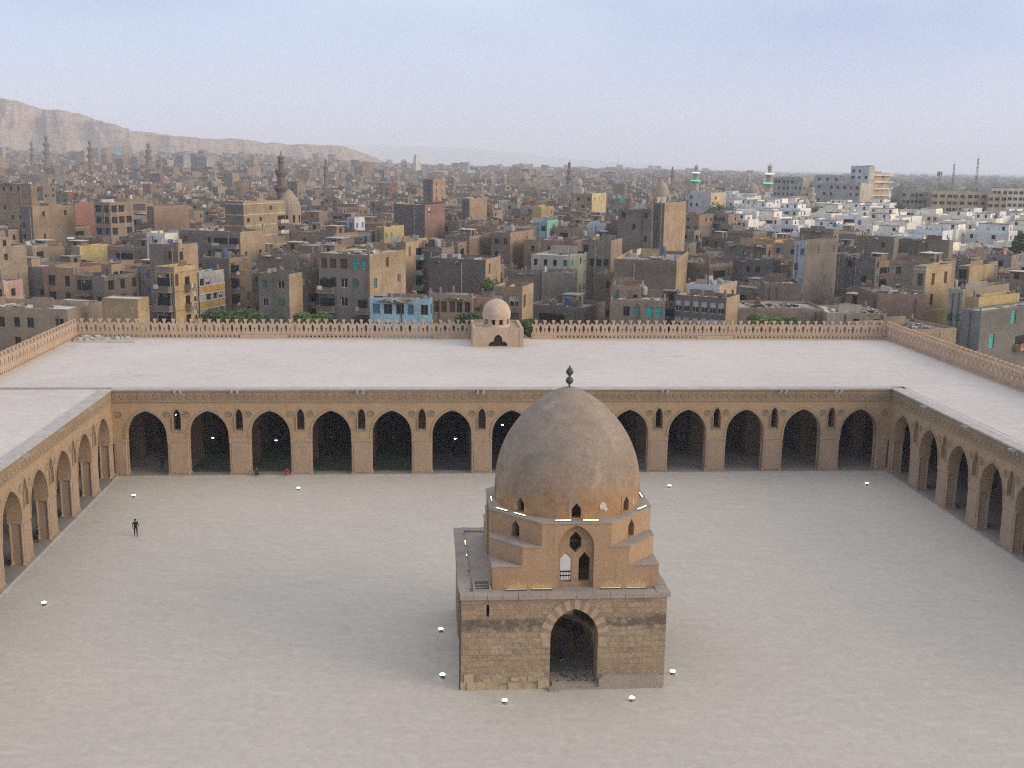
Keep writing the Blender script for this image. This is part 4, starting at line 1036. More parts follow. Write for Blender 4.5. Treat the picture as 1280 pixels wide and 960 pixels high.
ob = HERO[-1]['o']; w_, d_, h_, hh_ = DIM[ob.name]
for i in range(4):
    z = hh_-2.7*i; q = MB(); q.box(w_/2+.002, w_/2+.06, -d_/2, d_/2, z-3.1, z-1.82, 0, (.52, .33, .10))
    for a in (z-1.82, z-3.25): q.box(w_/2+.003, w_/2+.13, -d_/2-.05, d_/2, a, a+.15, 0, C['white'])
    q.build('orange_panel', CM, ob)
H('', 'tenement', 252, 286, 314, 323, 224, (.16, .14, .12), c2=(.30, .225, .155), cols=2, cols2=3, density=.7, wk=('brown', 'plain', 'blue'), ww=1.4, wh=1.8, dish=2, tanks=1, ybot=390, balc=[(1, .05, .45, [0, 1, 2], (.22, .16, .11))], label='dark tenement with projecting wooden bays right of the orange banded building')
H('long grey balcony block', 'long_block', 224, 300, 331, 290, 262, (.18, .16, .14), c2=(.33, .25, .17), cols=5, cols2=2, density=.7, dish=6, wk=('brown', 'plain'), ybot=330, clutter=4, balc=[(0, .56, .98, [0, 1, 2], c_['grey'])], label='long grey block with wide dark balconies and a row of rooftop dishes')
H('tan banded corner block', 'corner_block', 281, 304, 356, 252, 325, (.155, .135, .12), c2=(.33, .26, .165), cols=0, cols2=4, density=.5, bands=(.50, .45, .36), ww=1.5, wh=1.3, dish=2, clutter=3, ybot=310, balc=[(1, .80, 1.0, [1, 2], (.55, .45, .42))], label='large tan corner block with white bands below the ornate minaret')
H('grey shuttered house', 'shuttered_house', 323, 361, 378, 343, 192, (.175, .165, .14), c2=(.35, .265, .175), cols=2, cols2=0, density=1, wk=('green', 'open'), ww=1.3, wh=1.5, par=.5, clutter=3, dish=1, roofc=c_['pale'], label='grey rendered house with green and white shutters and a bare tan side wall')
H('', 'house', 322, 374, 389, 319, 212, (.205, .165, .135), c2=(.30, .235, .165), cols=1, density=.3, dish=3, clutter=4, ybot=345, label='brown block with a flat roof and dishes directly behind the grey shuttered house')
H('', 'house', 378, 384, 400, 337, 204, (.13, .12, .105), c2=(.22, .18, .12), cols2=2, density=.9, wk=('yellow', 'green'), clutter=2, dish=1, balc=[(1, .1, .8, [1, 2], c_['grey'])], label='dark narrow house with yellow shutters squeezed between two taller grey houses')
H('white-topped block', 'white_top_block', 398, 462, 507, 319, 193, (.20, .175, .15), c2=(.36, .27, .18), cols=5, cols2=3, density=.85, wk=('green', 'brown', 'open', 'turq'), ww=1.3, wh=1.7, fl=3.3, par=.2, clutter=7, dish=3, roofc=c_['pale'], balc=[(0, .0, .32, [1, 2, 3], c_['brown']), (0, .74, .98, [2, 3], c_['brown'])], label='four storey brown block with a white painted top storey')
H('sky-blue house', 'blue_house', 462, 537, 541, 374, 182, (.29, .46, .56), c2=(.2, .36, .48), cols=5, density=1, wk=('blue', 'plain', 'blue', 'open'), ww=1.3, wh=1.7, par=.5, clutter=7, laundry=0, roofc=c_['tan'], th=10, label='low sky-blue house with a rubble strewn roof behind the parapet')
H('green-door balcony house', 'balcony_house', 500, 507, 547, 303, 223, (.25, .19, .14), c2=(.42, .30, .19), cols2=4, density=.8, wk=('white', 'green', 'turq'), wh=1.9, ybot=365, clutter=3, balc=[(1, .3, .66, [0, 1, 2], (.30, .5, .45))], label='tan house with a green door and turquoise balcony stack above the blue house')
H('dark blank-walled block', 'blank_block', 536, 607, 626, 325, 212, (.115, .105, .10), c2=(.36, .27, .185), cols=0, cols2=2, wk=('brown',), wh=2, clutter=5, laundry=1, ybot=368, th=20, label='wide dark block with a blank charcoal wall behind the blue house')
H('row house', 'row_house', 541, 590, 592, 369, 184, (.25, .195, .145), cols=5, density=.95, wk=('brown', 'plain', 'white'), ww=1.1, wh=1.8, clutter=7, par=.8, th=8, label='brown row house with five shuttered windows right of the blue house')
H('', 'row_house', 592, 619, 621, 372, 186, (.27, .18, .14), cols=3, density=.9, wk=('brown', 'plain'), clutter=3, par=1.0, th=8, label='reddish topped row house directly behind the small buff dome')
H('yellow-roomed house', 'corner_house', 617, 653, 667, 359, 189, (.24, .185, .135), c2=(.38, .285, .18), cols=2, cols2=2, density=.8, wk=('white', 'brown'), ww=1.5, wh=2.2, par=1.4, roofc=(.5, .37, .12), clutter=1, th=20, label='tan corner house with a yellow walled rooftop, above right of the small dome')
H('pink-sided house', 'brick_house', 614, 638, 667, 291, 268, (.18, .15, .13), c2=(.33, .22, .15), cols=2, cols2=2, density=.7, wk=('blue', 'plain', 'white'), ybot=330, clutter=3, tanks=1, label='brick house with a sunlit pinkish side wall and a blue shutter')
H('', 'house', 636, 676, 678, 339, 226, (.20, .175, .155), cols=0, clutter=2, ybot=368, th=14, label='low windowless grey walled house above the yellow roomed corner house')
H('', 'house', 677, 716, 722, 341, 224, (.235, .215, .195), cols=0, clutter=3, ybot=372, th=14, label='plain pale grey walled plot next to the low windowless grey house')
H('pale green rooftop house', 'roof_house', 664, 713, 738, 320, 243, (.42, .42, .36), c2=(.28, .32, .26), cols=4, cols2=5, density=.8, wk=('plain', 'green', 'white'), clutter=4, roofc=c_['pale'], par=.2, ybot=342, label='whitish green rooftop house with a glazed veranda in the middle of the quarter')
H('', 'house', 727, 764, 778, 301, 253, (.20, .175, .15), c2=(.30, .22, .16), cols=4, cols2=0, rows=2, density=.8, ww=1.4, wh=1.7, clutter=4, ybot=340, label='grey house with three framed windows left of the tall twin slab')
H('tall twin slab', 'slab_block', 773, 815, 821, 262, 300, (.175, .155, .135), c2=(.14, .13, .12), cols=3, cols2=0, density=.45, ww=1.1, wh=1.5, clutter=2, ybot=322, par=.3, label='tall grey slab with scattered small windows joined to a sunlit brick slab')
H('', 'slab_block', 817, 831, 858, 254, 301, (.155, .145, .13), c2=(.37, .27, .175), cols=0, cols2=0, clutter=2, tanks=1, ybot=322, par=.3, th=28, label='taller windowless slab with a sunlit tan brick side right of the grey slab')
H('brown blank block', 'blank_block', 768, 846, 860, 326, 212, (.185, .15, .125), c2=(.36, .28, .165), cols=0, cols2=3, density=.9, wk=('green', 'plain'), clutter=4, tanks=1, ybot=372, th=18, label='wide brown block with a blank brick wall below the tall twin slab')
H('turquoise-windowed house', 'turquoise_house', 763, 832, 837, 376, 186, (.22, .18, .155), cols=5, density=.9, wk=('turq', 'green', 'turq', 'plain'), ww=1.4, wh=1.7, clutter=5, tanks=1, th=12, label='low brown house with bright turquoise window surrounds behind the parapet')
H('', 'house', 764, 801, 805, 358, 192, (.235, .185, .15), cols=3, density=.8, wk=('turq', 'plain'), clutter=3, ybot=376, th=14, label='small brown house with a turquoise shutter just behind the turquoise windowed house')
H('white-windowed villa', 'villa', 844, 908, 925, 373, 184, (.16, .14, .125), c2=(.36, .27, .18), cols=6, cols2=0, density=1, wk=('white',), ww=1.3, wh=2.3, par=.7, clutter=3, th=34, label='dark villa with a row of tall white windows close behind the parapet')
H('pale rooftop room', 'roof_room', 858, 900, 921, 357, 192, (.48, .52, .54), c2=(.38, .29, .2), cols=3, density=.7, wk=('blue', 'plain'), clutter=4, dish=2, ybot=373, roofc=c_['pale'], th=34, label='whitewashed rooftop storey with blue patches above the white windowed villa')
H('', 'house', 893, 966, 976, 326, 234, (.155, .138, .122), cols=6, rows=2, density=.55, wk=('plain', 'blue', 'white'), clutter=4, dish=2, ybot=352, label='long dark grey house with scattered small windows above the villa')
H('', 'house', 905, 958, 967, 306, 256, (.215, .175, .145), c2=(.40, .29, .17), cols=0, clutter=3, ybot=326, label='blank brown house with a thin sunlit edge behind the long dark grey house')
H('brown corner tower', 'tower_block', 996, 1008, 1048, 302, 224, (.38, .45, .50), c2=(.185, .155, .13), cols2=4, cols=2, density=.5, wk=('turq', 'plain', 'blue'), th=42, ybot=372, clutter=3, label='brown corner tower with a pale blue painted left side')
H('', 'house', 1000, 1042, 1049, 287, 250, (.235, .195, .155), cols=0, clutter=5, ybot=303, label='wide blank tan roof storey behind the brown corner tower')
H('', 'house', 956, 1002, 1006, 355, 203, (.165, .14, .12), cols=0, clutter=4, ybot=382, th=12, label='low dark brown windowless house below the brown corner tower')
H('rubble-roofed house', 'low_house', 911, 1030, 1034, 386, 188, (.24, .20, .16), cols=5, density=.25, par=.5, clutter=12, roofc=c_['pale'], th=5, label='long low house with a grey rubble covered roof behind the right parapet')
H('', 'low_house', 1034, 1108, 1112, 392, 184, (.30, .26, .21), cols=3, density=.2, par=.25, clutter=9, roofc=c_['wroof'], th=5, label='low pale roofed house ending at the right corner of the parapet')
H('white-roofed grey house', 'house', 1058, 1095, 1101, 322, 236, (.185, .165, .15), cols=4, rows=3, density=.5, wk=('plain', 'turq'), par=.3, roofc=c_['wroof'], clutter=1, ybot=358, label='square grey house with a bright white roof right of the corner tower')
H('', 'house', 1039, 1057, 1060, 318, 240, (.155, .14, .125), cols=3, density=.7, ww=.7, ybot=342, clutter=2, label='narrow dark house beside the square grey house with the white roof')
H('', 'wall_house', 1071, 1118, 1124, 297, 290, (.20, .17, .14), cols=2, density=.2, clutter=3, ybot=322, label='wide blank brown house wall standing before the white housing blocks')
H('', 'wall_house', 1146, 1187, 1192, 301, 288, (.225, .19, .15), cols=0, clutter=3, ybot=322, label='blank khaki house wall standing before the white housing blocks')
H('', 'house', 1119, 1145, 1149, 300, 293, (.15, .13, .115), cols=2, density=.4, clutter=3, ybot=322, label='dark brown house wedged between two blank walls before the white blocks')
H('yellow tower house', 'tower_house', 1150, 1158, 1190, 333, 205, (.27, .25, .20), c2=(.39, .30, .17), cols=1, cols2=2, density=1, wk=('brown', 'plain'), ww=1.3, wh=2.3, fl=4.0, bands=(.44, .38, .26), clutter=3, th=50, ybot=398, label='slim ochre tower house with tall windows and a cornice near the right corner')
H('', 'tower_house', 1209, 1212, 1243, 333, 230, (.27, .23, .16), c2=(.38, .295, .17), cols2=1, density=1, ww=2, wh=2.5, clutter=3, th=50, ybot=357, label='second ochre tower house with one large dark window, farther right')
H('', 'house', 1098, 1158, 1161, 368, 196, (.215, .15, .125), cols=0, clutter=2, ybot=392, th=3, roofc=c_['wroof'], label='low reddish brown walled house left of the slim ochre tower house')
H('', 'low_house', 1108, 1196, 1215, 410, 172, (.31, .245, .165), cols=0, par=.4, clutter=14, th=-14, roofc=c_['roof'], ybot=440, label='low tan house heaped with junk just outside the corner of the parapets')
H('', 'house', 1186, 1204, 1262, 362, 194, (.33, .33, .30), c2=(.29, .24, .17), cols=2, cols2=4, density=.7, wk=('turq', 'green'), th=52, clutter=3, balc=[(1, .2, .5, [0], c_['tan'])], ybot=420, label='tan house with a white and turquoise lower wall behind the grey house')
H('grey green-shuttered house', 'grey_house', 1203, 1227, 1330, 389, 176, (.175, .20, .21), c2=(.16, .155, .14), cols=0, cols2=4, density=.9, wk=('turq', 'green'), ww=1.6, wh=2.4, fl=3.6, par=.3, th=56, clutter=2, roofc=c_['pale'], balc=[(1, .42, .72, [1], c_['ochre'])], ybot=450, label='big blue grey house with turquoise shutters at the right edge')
H('', 'roof_room', 1219, 1224, 1275, 372, 182, (.36, .28, .15), c2=(.42, .32, .14), cols2=2, density=.5, th=56, clutter=1, par=1.2, ybot=389, label='yellow walled rooftop on the big blue grey house at the right')
# farther landmarks, left
H('big tan block', 'tall_block', -30, 38, 46, 230, 385, (.27, .20, .145), cols=7, cols2=0, density=.4, ww=1.1, clutter=2, ybot=285, par=.3, bands=(.20, .17, .14), label='big tan block with few small windows at the left edge')
H('tan slotted tower', 'tower_block', 25, 40, 92, 258, 318, (.15, .14, .14), c2=(.30, .22, .15), cols=2, cols2=2, density=.4, clutter=2, ybot=305, label='tan tower with a vertical slot and a dark balconied side')
H('red-walled house', 'red_house', 86, 93, 119, 255, 350, (.24, .155, .12), c2=(.30, .145, .115), cols2=0, clutter=2, ybot=280, label='red painted house wall on the left, between two tan towers')
H('unfinished frame building', 'unfinished_building', 117, 137, 166, 253, 320, (.25, .22, .19), c2=(.29, .215, .15), cols=2, cols2=3, density=1, ww=2.6, wh=2.3, fl=3.1, bands=c_['conc'], clutter=3, ybot=295, label='unfinished concrete frame building with open dark floors')
H('', 'block', 186, 192, 236, 258, 345, (.17, .145, .135), c2=(.29, .205, .15), cols2=2, density=.2, clutter=4, ybot=290, label='plain brick block right of the unfinished frame building')
H('dark block with lit windows', 'dark_block', 492, 531, 556, 256, 332, (.13, .11, .115), c2=(.25, .15, .12), cols=0, cols2=2, rows=1, density=1, wk=('white',), ww=2.2, wh=2.6, clutter=4, ybot=300, label='dark windowless block with a red brick side and two white windows')
H('square brick block', 'brick_block', 577, 587, 609, 248, 372, (.155, .145, .145), c2=(.33, .235, .165), cols=0, cols2=0, clutter=3, ybot=275, label='small square tan brick block standing above its neighbours in the middle')
H('', 'tower_block', 529, 541, 557, 224, 500, (.15, .135, .14), c2=(.36, .24, .165), cols=0, cols2=2, clutter=2, ybot=246, label='dark tower with a sunlit orange side far off left of centre')
H('yellow-fronted house', 'yellow_house', 476, 480, 505, 284, 285, (.28, .22, .15), c2=(.48, .37, .20), cols2=4, density=.9, wk=('white', 'turq'), clutter=4, ybot=300, label='pale yellow house with white windows below the dark block')
H('white and blue house', 'white_house', 440, 443, 456, 272, 310, (.3, .3, .33), c2=(.56, .56, .60), cols2=2, density=1, wk=('blue',), clutter=1, ybot=288, label='small white house with blue windows left of the yellow fronted house')
H('pale green house', 'green_house', 681, 684, 698, 276, 310, (.20, .42, .50), c2=(.33, .55, .42), cols2=1, density=1, clutter=2, ybot=296, label='small mint green and blue house left of the tall twin slab')
H('', 'white_house', 735, 754, 757, 279, 315, (.50, .54, .60), cols=0, clutter=1, ybot=295, label='small plain white walled house left of the tall twin slab')
H('cream stepped house', 'cream_house', 720, 740, 758, 242, 430, (.27, .22, .16), c2=(.52, .42, .24), cols=3, cols2=3, density=.7, clutter=3, ybot=262, label='cream stepped house catching the sun left of the tall twin slab')
H('bright yellow-walled house', 'yellow_house', 664, 677, 692, 259, 400, (.44, .33, .15), c2=(.40, .30, .16), cols=2, clutter=2, ybot=275, label='small yellow walled house in the middle distance above the mint house')
H('', 'house', 1008, 1042, 1050, 300, 262, (.20, .17, .14), cols=0, clutter=2, ybot=312, label='plain brown house at the foot of the white housing blocks') if False else None

# ------------------------------------------------------------------ hospital, school and other big blocks on the right
def bigblock(name, x0, B, x2, ytop, D, c, c2, cols, cols2, lab, cat='building', th=None, base=GZ, fl=3.6, ww=1.5, wh=1.7, density=1, par=.8, clutter=2, rows=None, bands=False, parts=True):
    th = th if th is not None else (24 if B < 880 else 48)
    Bp = on_y(B, ytop, EYE.y+D); t = math.radians(th); u = Vector((math.cos(t), -math.sin(t), 0)); v = Vector((math.sin(t), math.cos(t), 0))
    w = max(3, abs(solve_dir(Bp, -u.x, -u.y, x0))); d = solve_dir(Bp, v.x, v.y, x2)
    if not (3 < d < 90): d = 16
    cc = Bp-u*(w/2)+v*(d/2)
    o = building(name, cc.x, cc.y, w, d, Bp.z, -t, c, c2, roofc=C['pale'], cols=cols, cols2=cols2, rows=rows, density=density, fl=fl, parts=parts, label=lab, cat=cat, ww=ww, wh=wh, par=par, clutter=clutter, bands=bands, base=base)
    HERO.append(dict(o=o, short=None, px=(x0, max(x2, B), ytop, ytop+25), D=D, cx=(x0+x2)/2, cy=ytop)); return o
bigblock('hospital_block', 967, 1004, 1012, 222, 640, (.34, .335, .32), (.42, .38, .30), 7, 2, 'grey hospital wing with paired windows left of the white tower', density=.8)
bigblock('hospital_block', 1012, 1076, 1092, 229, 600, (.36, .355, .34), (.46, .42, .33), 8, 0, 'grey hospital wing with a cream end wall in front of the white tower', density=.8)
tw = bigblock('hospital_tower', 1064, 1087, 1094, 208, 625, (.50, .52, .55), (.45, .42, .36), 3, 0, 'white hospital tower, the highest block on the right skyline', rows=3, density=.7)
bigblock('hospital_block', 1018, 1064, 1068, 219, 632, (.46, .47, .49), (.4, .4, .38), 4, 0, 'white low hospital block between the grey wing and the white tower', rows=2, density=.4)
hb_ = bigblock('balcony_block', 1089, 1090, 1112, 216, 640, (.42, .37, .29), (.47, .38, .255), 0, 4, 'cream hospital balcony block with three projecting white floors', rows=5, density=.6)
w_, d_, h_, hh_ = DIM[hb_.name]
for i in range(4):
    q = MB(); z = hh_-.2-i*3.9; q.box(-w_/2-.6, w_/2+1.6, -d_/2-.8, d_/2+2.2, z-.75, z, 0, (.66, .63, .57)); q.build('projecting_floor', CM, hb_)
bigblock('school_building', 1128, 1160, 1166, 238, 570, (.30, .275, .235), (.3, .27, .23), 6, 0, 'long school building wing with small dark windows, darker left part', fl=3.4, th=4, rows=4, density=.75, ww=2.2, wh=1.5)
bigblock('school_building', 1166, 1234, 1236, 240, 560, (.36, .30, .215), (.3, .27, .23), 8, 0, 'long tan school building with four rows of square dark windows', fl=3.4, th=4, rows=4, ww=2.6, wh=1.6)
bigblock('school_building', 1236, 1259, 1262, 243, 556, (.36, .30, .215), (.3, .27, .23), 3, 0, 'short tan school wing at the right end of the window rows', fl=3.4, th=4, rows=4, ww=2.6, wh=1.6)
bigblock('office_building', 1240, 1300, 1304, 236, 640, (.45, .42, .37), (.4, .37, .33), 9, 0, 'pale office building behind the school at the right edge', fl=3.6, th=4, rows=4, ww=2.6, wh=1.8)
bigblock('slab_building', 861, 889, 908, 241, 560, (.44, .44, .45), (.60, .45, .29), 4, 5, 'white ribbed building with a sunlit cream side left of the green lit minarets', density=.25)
bigblock('pale_tower', 219, 229, 238, 193, 1500, (.26, .25, .25), (.30, .29, .29), 3, 0, 'pale grey far apartment slab under the hills, the left of two', fl=6, parts=False)
bigblock('pale_tower', 244, 258, 267, 195, 1520, (.25, .24, .24), (.30, .29, .29), 4, 0, 'pale grey far apartment slab under the hills, the right of two', fl=6, parts=False)
bigblock('white_tower', 517, 520, 526, 193, 1900, (.5, .5, .5), (.55, .54, .53), 0, 0, 'small white tower standing on the far skyline left of centre', fl=6, parts=False, clutter=0)

# ------------------------------------------------------------------ white housing blocks on the right
HOUS = []
MINTOP = {}
def hide_ok(px0, px1, py, D):
    """columns of a building at depth D that nearer buildings leave open"""
    n = vis = 0
    for i in range(7):
        x = px0+(px1-px0)*(i+.5)/7
        if x < 0 or x > 1280: continue
        n += 1; lim = 399 if 100 < x < 1107 else (399+(100-x)*.66 if x < 100 else 402+(x-1107)*.35)
        for o in OCC:
            if o[4] < D and o[0] <= x <= o[1] and o[2] < lim: lim = o[2]
        if py < lim-3: vis += 1
    return vis/max(1, n) if n else 0
OCC = [(h['px'][0], h['px'][1], h['px'][2], h['px'][3], h['D']) for h in HERO]
def blocks(px0, px1, py, D):
    """how high (pixel row) a building may rise without covering what the photo shows of a landmark behind it"""
    lim = -1e9
    if D < 345 and px1 > 908: lim = 300 if px0 > 985 else 286
    for h in HERO:
        if h['D'] > D-2 and px0 < h['px'][1]-1 and px1 > h['px'][0]+1: lim = max(lim, h['px'][3]-2)
    return lim
TH0 = math.radians(24); U0 = Vector((math.cos(TH0), -math.sin(TH0), 0)); V0 = Vector((math.sin(TH0), math.cos(TH0), 0))
FOOTG = {}
def free(P):
    return not any(overlap(P, Q) for Q in FOOT if abs(Q[0][0]-P[0][0]) < 90 and abs(Q[0][1]-P[0][1]) < 90)
TH1 = math.radians(46); U1 = Vector((math.cos(TH1), -math.sin(TH1), 0)); V1 = Vector((math.sin(TH1), math.cos(TH1), 0))
cand = []
def zone_housing(x, y):
    px, py = proj((x, y, 14)); D = y-EYE.y
    if D < 325 or D > 700 or px < 908 or px > 1330: return False
    lo = 430-(px-908)*.35 if px > 905 else 9e9
    return D > max(335, lo)
WCOL = [(.76, .74, .67), (.80, .79, .74), (.70, .72, .72), (.77, .72, .61), (.68, .71, .73), (.79, .75, .66), (.80, .77, .69), (.77, .73, .63)]
for i in range(-60, 80):
    for j in range(-10, 80):
        P = Vector((120, 200, 0))+U1*(i*14.5)+V1*((j-20)*13.5+(i % 2)*4)
        if zone_housing(P.x, P.y): cand.append((P.y, P.x, P.y))
cand.sort(); nh = 0
for _, x, y in cand:
    D = y-EYE.y; w, d = rnd.uniform(9, 14), rnd.uniform(8, 11.5); top = rnd.choice([12, 13.5, 15, 16.5])+max(0, (D-400))*.016
    P4 = corners(x, y, w, d, -TH1)
    if not free(P4): continue
    px = prect(x, y, w, d, GZ, top, -TH1)
    lim = blocks(px[0], px[1], px[2], D)
    while px[2] < lim and top > 5: top -= 1; px = prect(x, y, w, d, GZ, top, -TH1)
    if top <= 5 or hide_ok(px[0], px[1], px[2], D) < .14: continue
    if nh >= 84: break
    kq = rnd.uniform(.93, 1.05); c = tuple(q*kq for q in rnd.choice(WCOL)); c2 = tuple(min(.82, q*1.04) for q in c)
    ft = dict(dish=int(rnd.random() < .35), tanks=int(rnd.random() < .2), upper=int(rnd.random() < .6))
    o = building('housing_block', x, y, w, d, top, -TH1, c, c2, roofc=(.55, .53, .49), cols=rnd.choice([2, 3, 4]), cols2=rnd.choice([1, 2]), density=.55, fl=3.0, ww=1.2, wh=1.4, rec=.0 if False else None, par=.8, clutter=1, cat='housing block', group='white housing blocks', **ft) if False else \
        building('housing_block', x, y, w, d, top, -TH1, c, c2, roofc=(.55, .53, .49), cols=rnd.choice([2, 3, 4]), cols2=rnd.choice([1, 2]), density=.55, fl=3.0, ww=1.2, wh=1.4, par=.8, clutter=1, upc=c, cat='housing block', group='white housing blocks', balc=[(0, .3, .7, [0, 1], tuple(c))] if rnd.random() < .4 else (), **ft)
    nh += 1; OCC.append((px[0], px[1], px[2], 0, D)); BLD.append(dict(o=o, px=px, D=D, c=c, h=top-GZ, ft=ft, kind='white'))

# ------------------------------------------------------------------ the other houses of the quarter
PAL = [('grey', 5), ('dgrey', 4), ('brown', 6), ('dtan', 4), ('tan', 2.2), ('brick', 3), ('red', .8), ('conc', 2), ('cream', .5), ('pale', .5), ('ochre', .4), ('white', .3), ('slate', .6), ('blue', .12), ('pink', .25)]
def pick(R):
    t = R.random()*sum(w for _, w in PAL)
    for k, w in PAL:
        t -= w
        if t <= 0: return k
    return 'grey'
cand = []
for i in range(-80, 80):
    for j in range(-12, 70):
        P = Vector((0, 70, 0))+U0*(i*10.4+rnd.uniform(-1, 1))+V0*(j*11.5+rnd.uniform(-1.5, 1.5)+(i % 3)*3)
        D = P.y-EYE.y
        if 186 < D < 520:
            px, py = proj((P.x, P.y, 10))
            if -60 < px < 1345 and not zone_housing(P.x, P.y): cand.append((D, P.x, P.y))
cand.sort(); nf = 0; NFMAX = 205; FARSTART = 520
for D, x, y in cand:
    if nf >= NFMAX: FARSTART = D; break
    w, d = rnd.uniform(8, 12.5), rnd.uniform(8.5, 13); pxx = proj((x, y, 10))[0]; rz = -(TH0 if pxx < 860 else TH1)+rnd.uniform(-.12, .12); top = GZ+rnd.choice([6.5, 9.5, 9.5, 12.5, 12.5, 15.5, 15.5, 18.5])+rnd.uniform(-.8, .8)
    for q in range(4):
        if free(corners(x, y, w, d, rz)): break
        w *= .8; d *= .8
    else: continue
    px = prect(x, y, w, d, GZ, top, rz); lim = blocks(px[0], px[1], px[2], D)
    while px[2] < lim and top > GZ+3: top -= 1; px = prect(x, y, w, d, GZ, top, rz)
    front = [h for h in HERO if h['D'] > D-2 and px[0] < h['px'][1]-1 and px[1] > h['px'][0]+1 and h['px'][3] < 390 and h['D'] < D+130]
    if front and lim > 0:                                      # stand as tall as the neighbours behind allow, so that only their tops show
        while px[2] > lim+2.5 and top < 19: top += .4; px = prect(x, y, w, d, GZ, top, rz)
    if top <= GZ+3.4 or hide_ok(px[0], px[1], px[2], D) < .14: continue
    k = pick(rnd); c = var(C[k]); k2 = rnd.random(); c2 = var(C['tan'] if k2 < .3 else C['dtan'] if k2 < .6 else C['brick'] if k2 < .8 else C[k])
    small = D > 300
    ft = dict(dish=rnd.choice([0, 1, 2]), tanks=int(rnd.random() < .22), sheds=int(rnd.random() < .4), laundry=int(rnd.random() < .15 and not small))
    o = building('house', x, y, w, d, top, rz, c, c2, roofc=var(C[rnd.choice(['roof', 'roof', 'pale', 'brown', 'dtan', 'grey'])]), density=rnd.choice([.25, .5, .8]), parts=D < 300, wk=rnd.choice([('plain', 'brown'), ('plain', 'green'), ('brown', 'white'), ('plain',), ('blue', 'plain')]),
                 clutter=rnd.choice([2, 3, 4, 5]), upper=int(rnd.random() < .5 and lim < 0), topc=var(C[rnd.choice(['brick', 'brown', 'dtan'])]) if rnd.random() < .3 else None, cat='house', group='houses packed behind the mosque', bands=rnd.random() < .38, balc=[(rnd.choice([0, 1]), .2, .7, [0, 1], c)] if rnd.random() < .55 else (), **ft)
    nf += 1; OCC.append((px[0], px[1], px[2], 0, D)); BLD.append(dict(o=o, px=px, D=D, c=c, c2=c2, k=k, h=top-GZ, ft=ft, kind='house'))
print('HEROES', len(HERO), 'HOUSING', nh, 'FILL', nf, 'FARSTART', FARSTART)
# ------------------------------------------------------------------ labels for the repeated houses: colour, size, then the landmark they stand by
def cname(c):
    best = None
    for k, n in (('grey', 'grey brown'), ('dgrey', 'dark grey'), ('brown', 'brown'), ('dtan', 'khaki'), ('tan', 'tan'), ('brick', 'brick red-brown'), ('red', 'red brick'), ('conc', 'concrete grey'), ('cream', 'cream'), ('pale', 'pale'), ('ochre', 'ochre'), ('white', 'white'), ('slate', 'slate grey'), ('blue', 'blue'), ('pink', 'pinkish')):
        q = sum((a-b)**2 for a, b in zip(c, C[k]))
        if best is None or q < best[0]: best = (q, n)
    return best[1]
ORD = ['', 'second ', 'third ', 'fourth ', 'fifth ', 'sixth ', 'seventh ', 'eighth ', 'ninth ', 'tenth ']
LMS = [(h['short'], h['cx'], h['cy']) for h in HERO if h['short']]
groups = {}
for b in BLD:
    bx, by = (max(0, b['px'][0])+min(1280, b['px'][1]))/2, b['px'][2]
    b['xy'] = (bx, by)
    use = LMS+[('ornate minaret', 351, 235), ('ribbed dome', 360, 240), ('bulbous far dome', 828, 235), ('white hospital tower', 1076, 210), ('long tan school', 1200, 240)]
    s, lx, ly = min(use, key=lambda L: (L[1]-bx)**2+((L[2]-by)*1.6)**2)
    dx, dy = bx-lx, by-ly
    dr = ('above' if dy < 0 else 'below') if abs(dx) < 22 and abs(dy) > 4 else (('left of' if dx < 0 else 'right of') if abs(dy) < abs(dx)*.5 else ('up and left of' if dx < 0 and dy < 0 else 'up and right of' if dy < 0 else 'down and left of' if dx < 0 else 'down and right of'))
    b['lm'] = (s, dr); b['dist'] = math.hypot(dx, dy*1.6); groups.setdefault((s, dr), []).append(b)
for (s, dr), L in groups.items():
    L.sort(key=lambda b: b['dist'])
    for i, b in enumerate(L):
        fl = b['h']/3.1
        size = 'low' if fl < 3.4 else 'mid-height' if fl < 4.9 else 'tall'
        f = b['ft']; ex = ''
        if f.get('laundry'): ex = ' with laundry'
        elif f.get('tanks'): ex = ' with a water tank'
        elif f.get('dish', 0) > 1: ex = ' with dishes'
        elif f.get('sheds'): ex = ' with a roof shed'
        cn = cname(b['c']) if b['kind'] == 'house' else ('cream' if b['c'][2] < b['c'][0]*.86 else 'bluish white' if b['c'][2] > b['c'][0] else 'white')
        noun = 'house' if b['kind'] == 'house' else 'housing block'
        for sz, e_ in ((size+' ', ex), (size+' ', ''), ('', '')):
            lb = f"{sz}{cn} {noun}{e_}, {ORD[min(i, 9)] or 'nearest '}rooftop {dr} the {s}"
            if len(lb.replace('-', ' ').split()) <= 16: break
        b['o']['label'] = lb
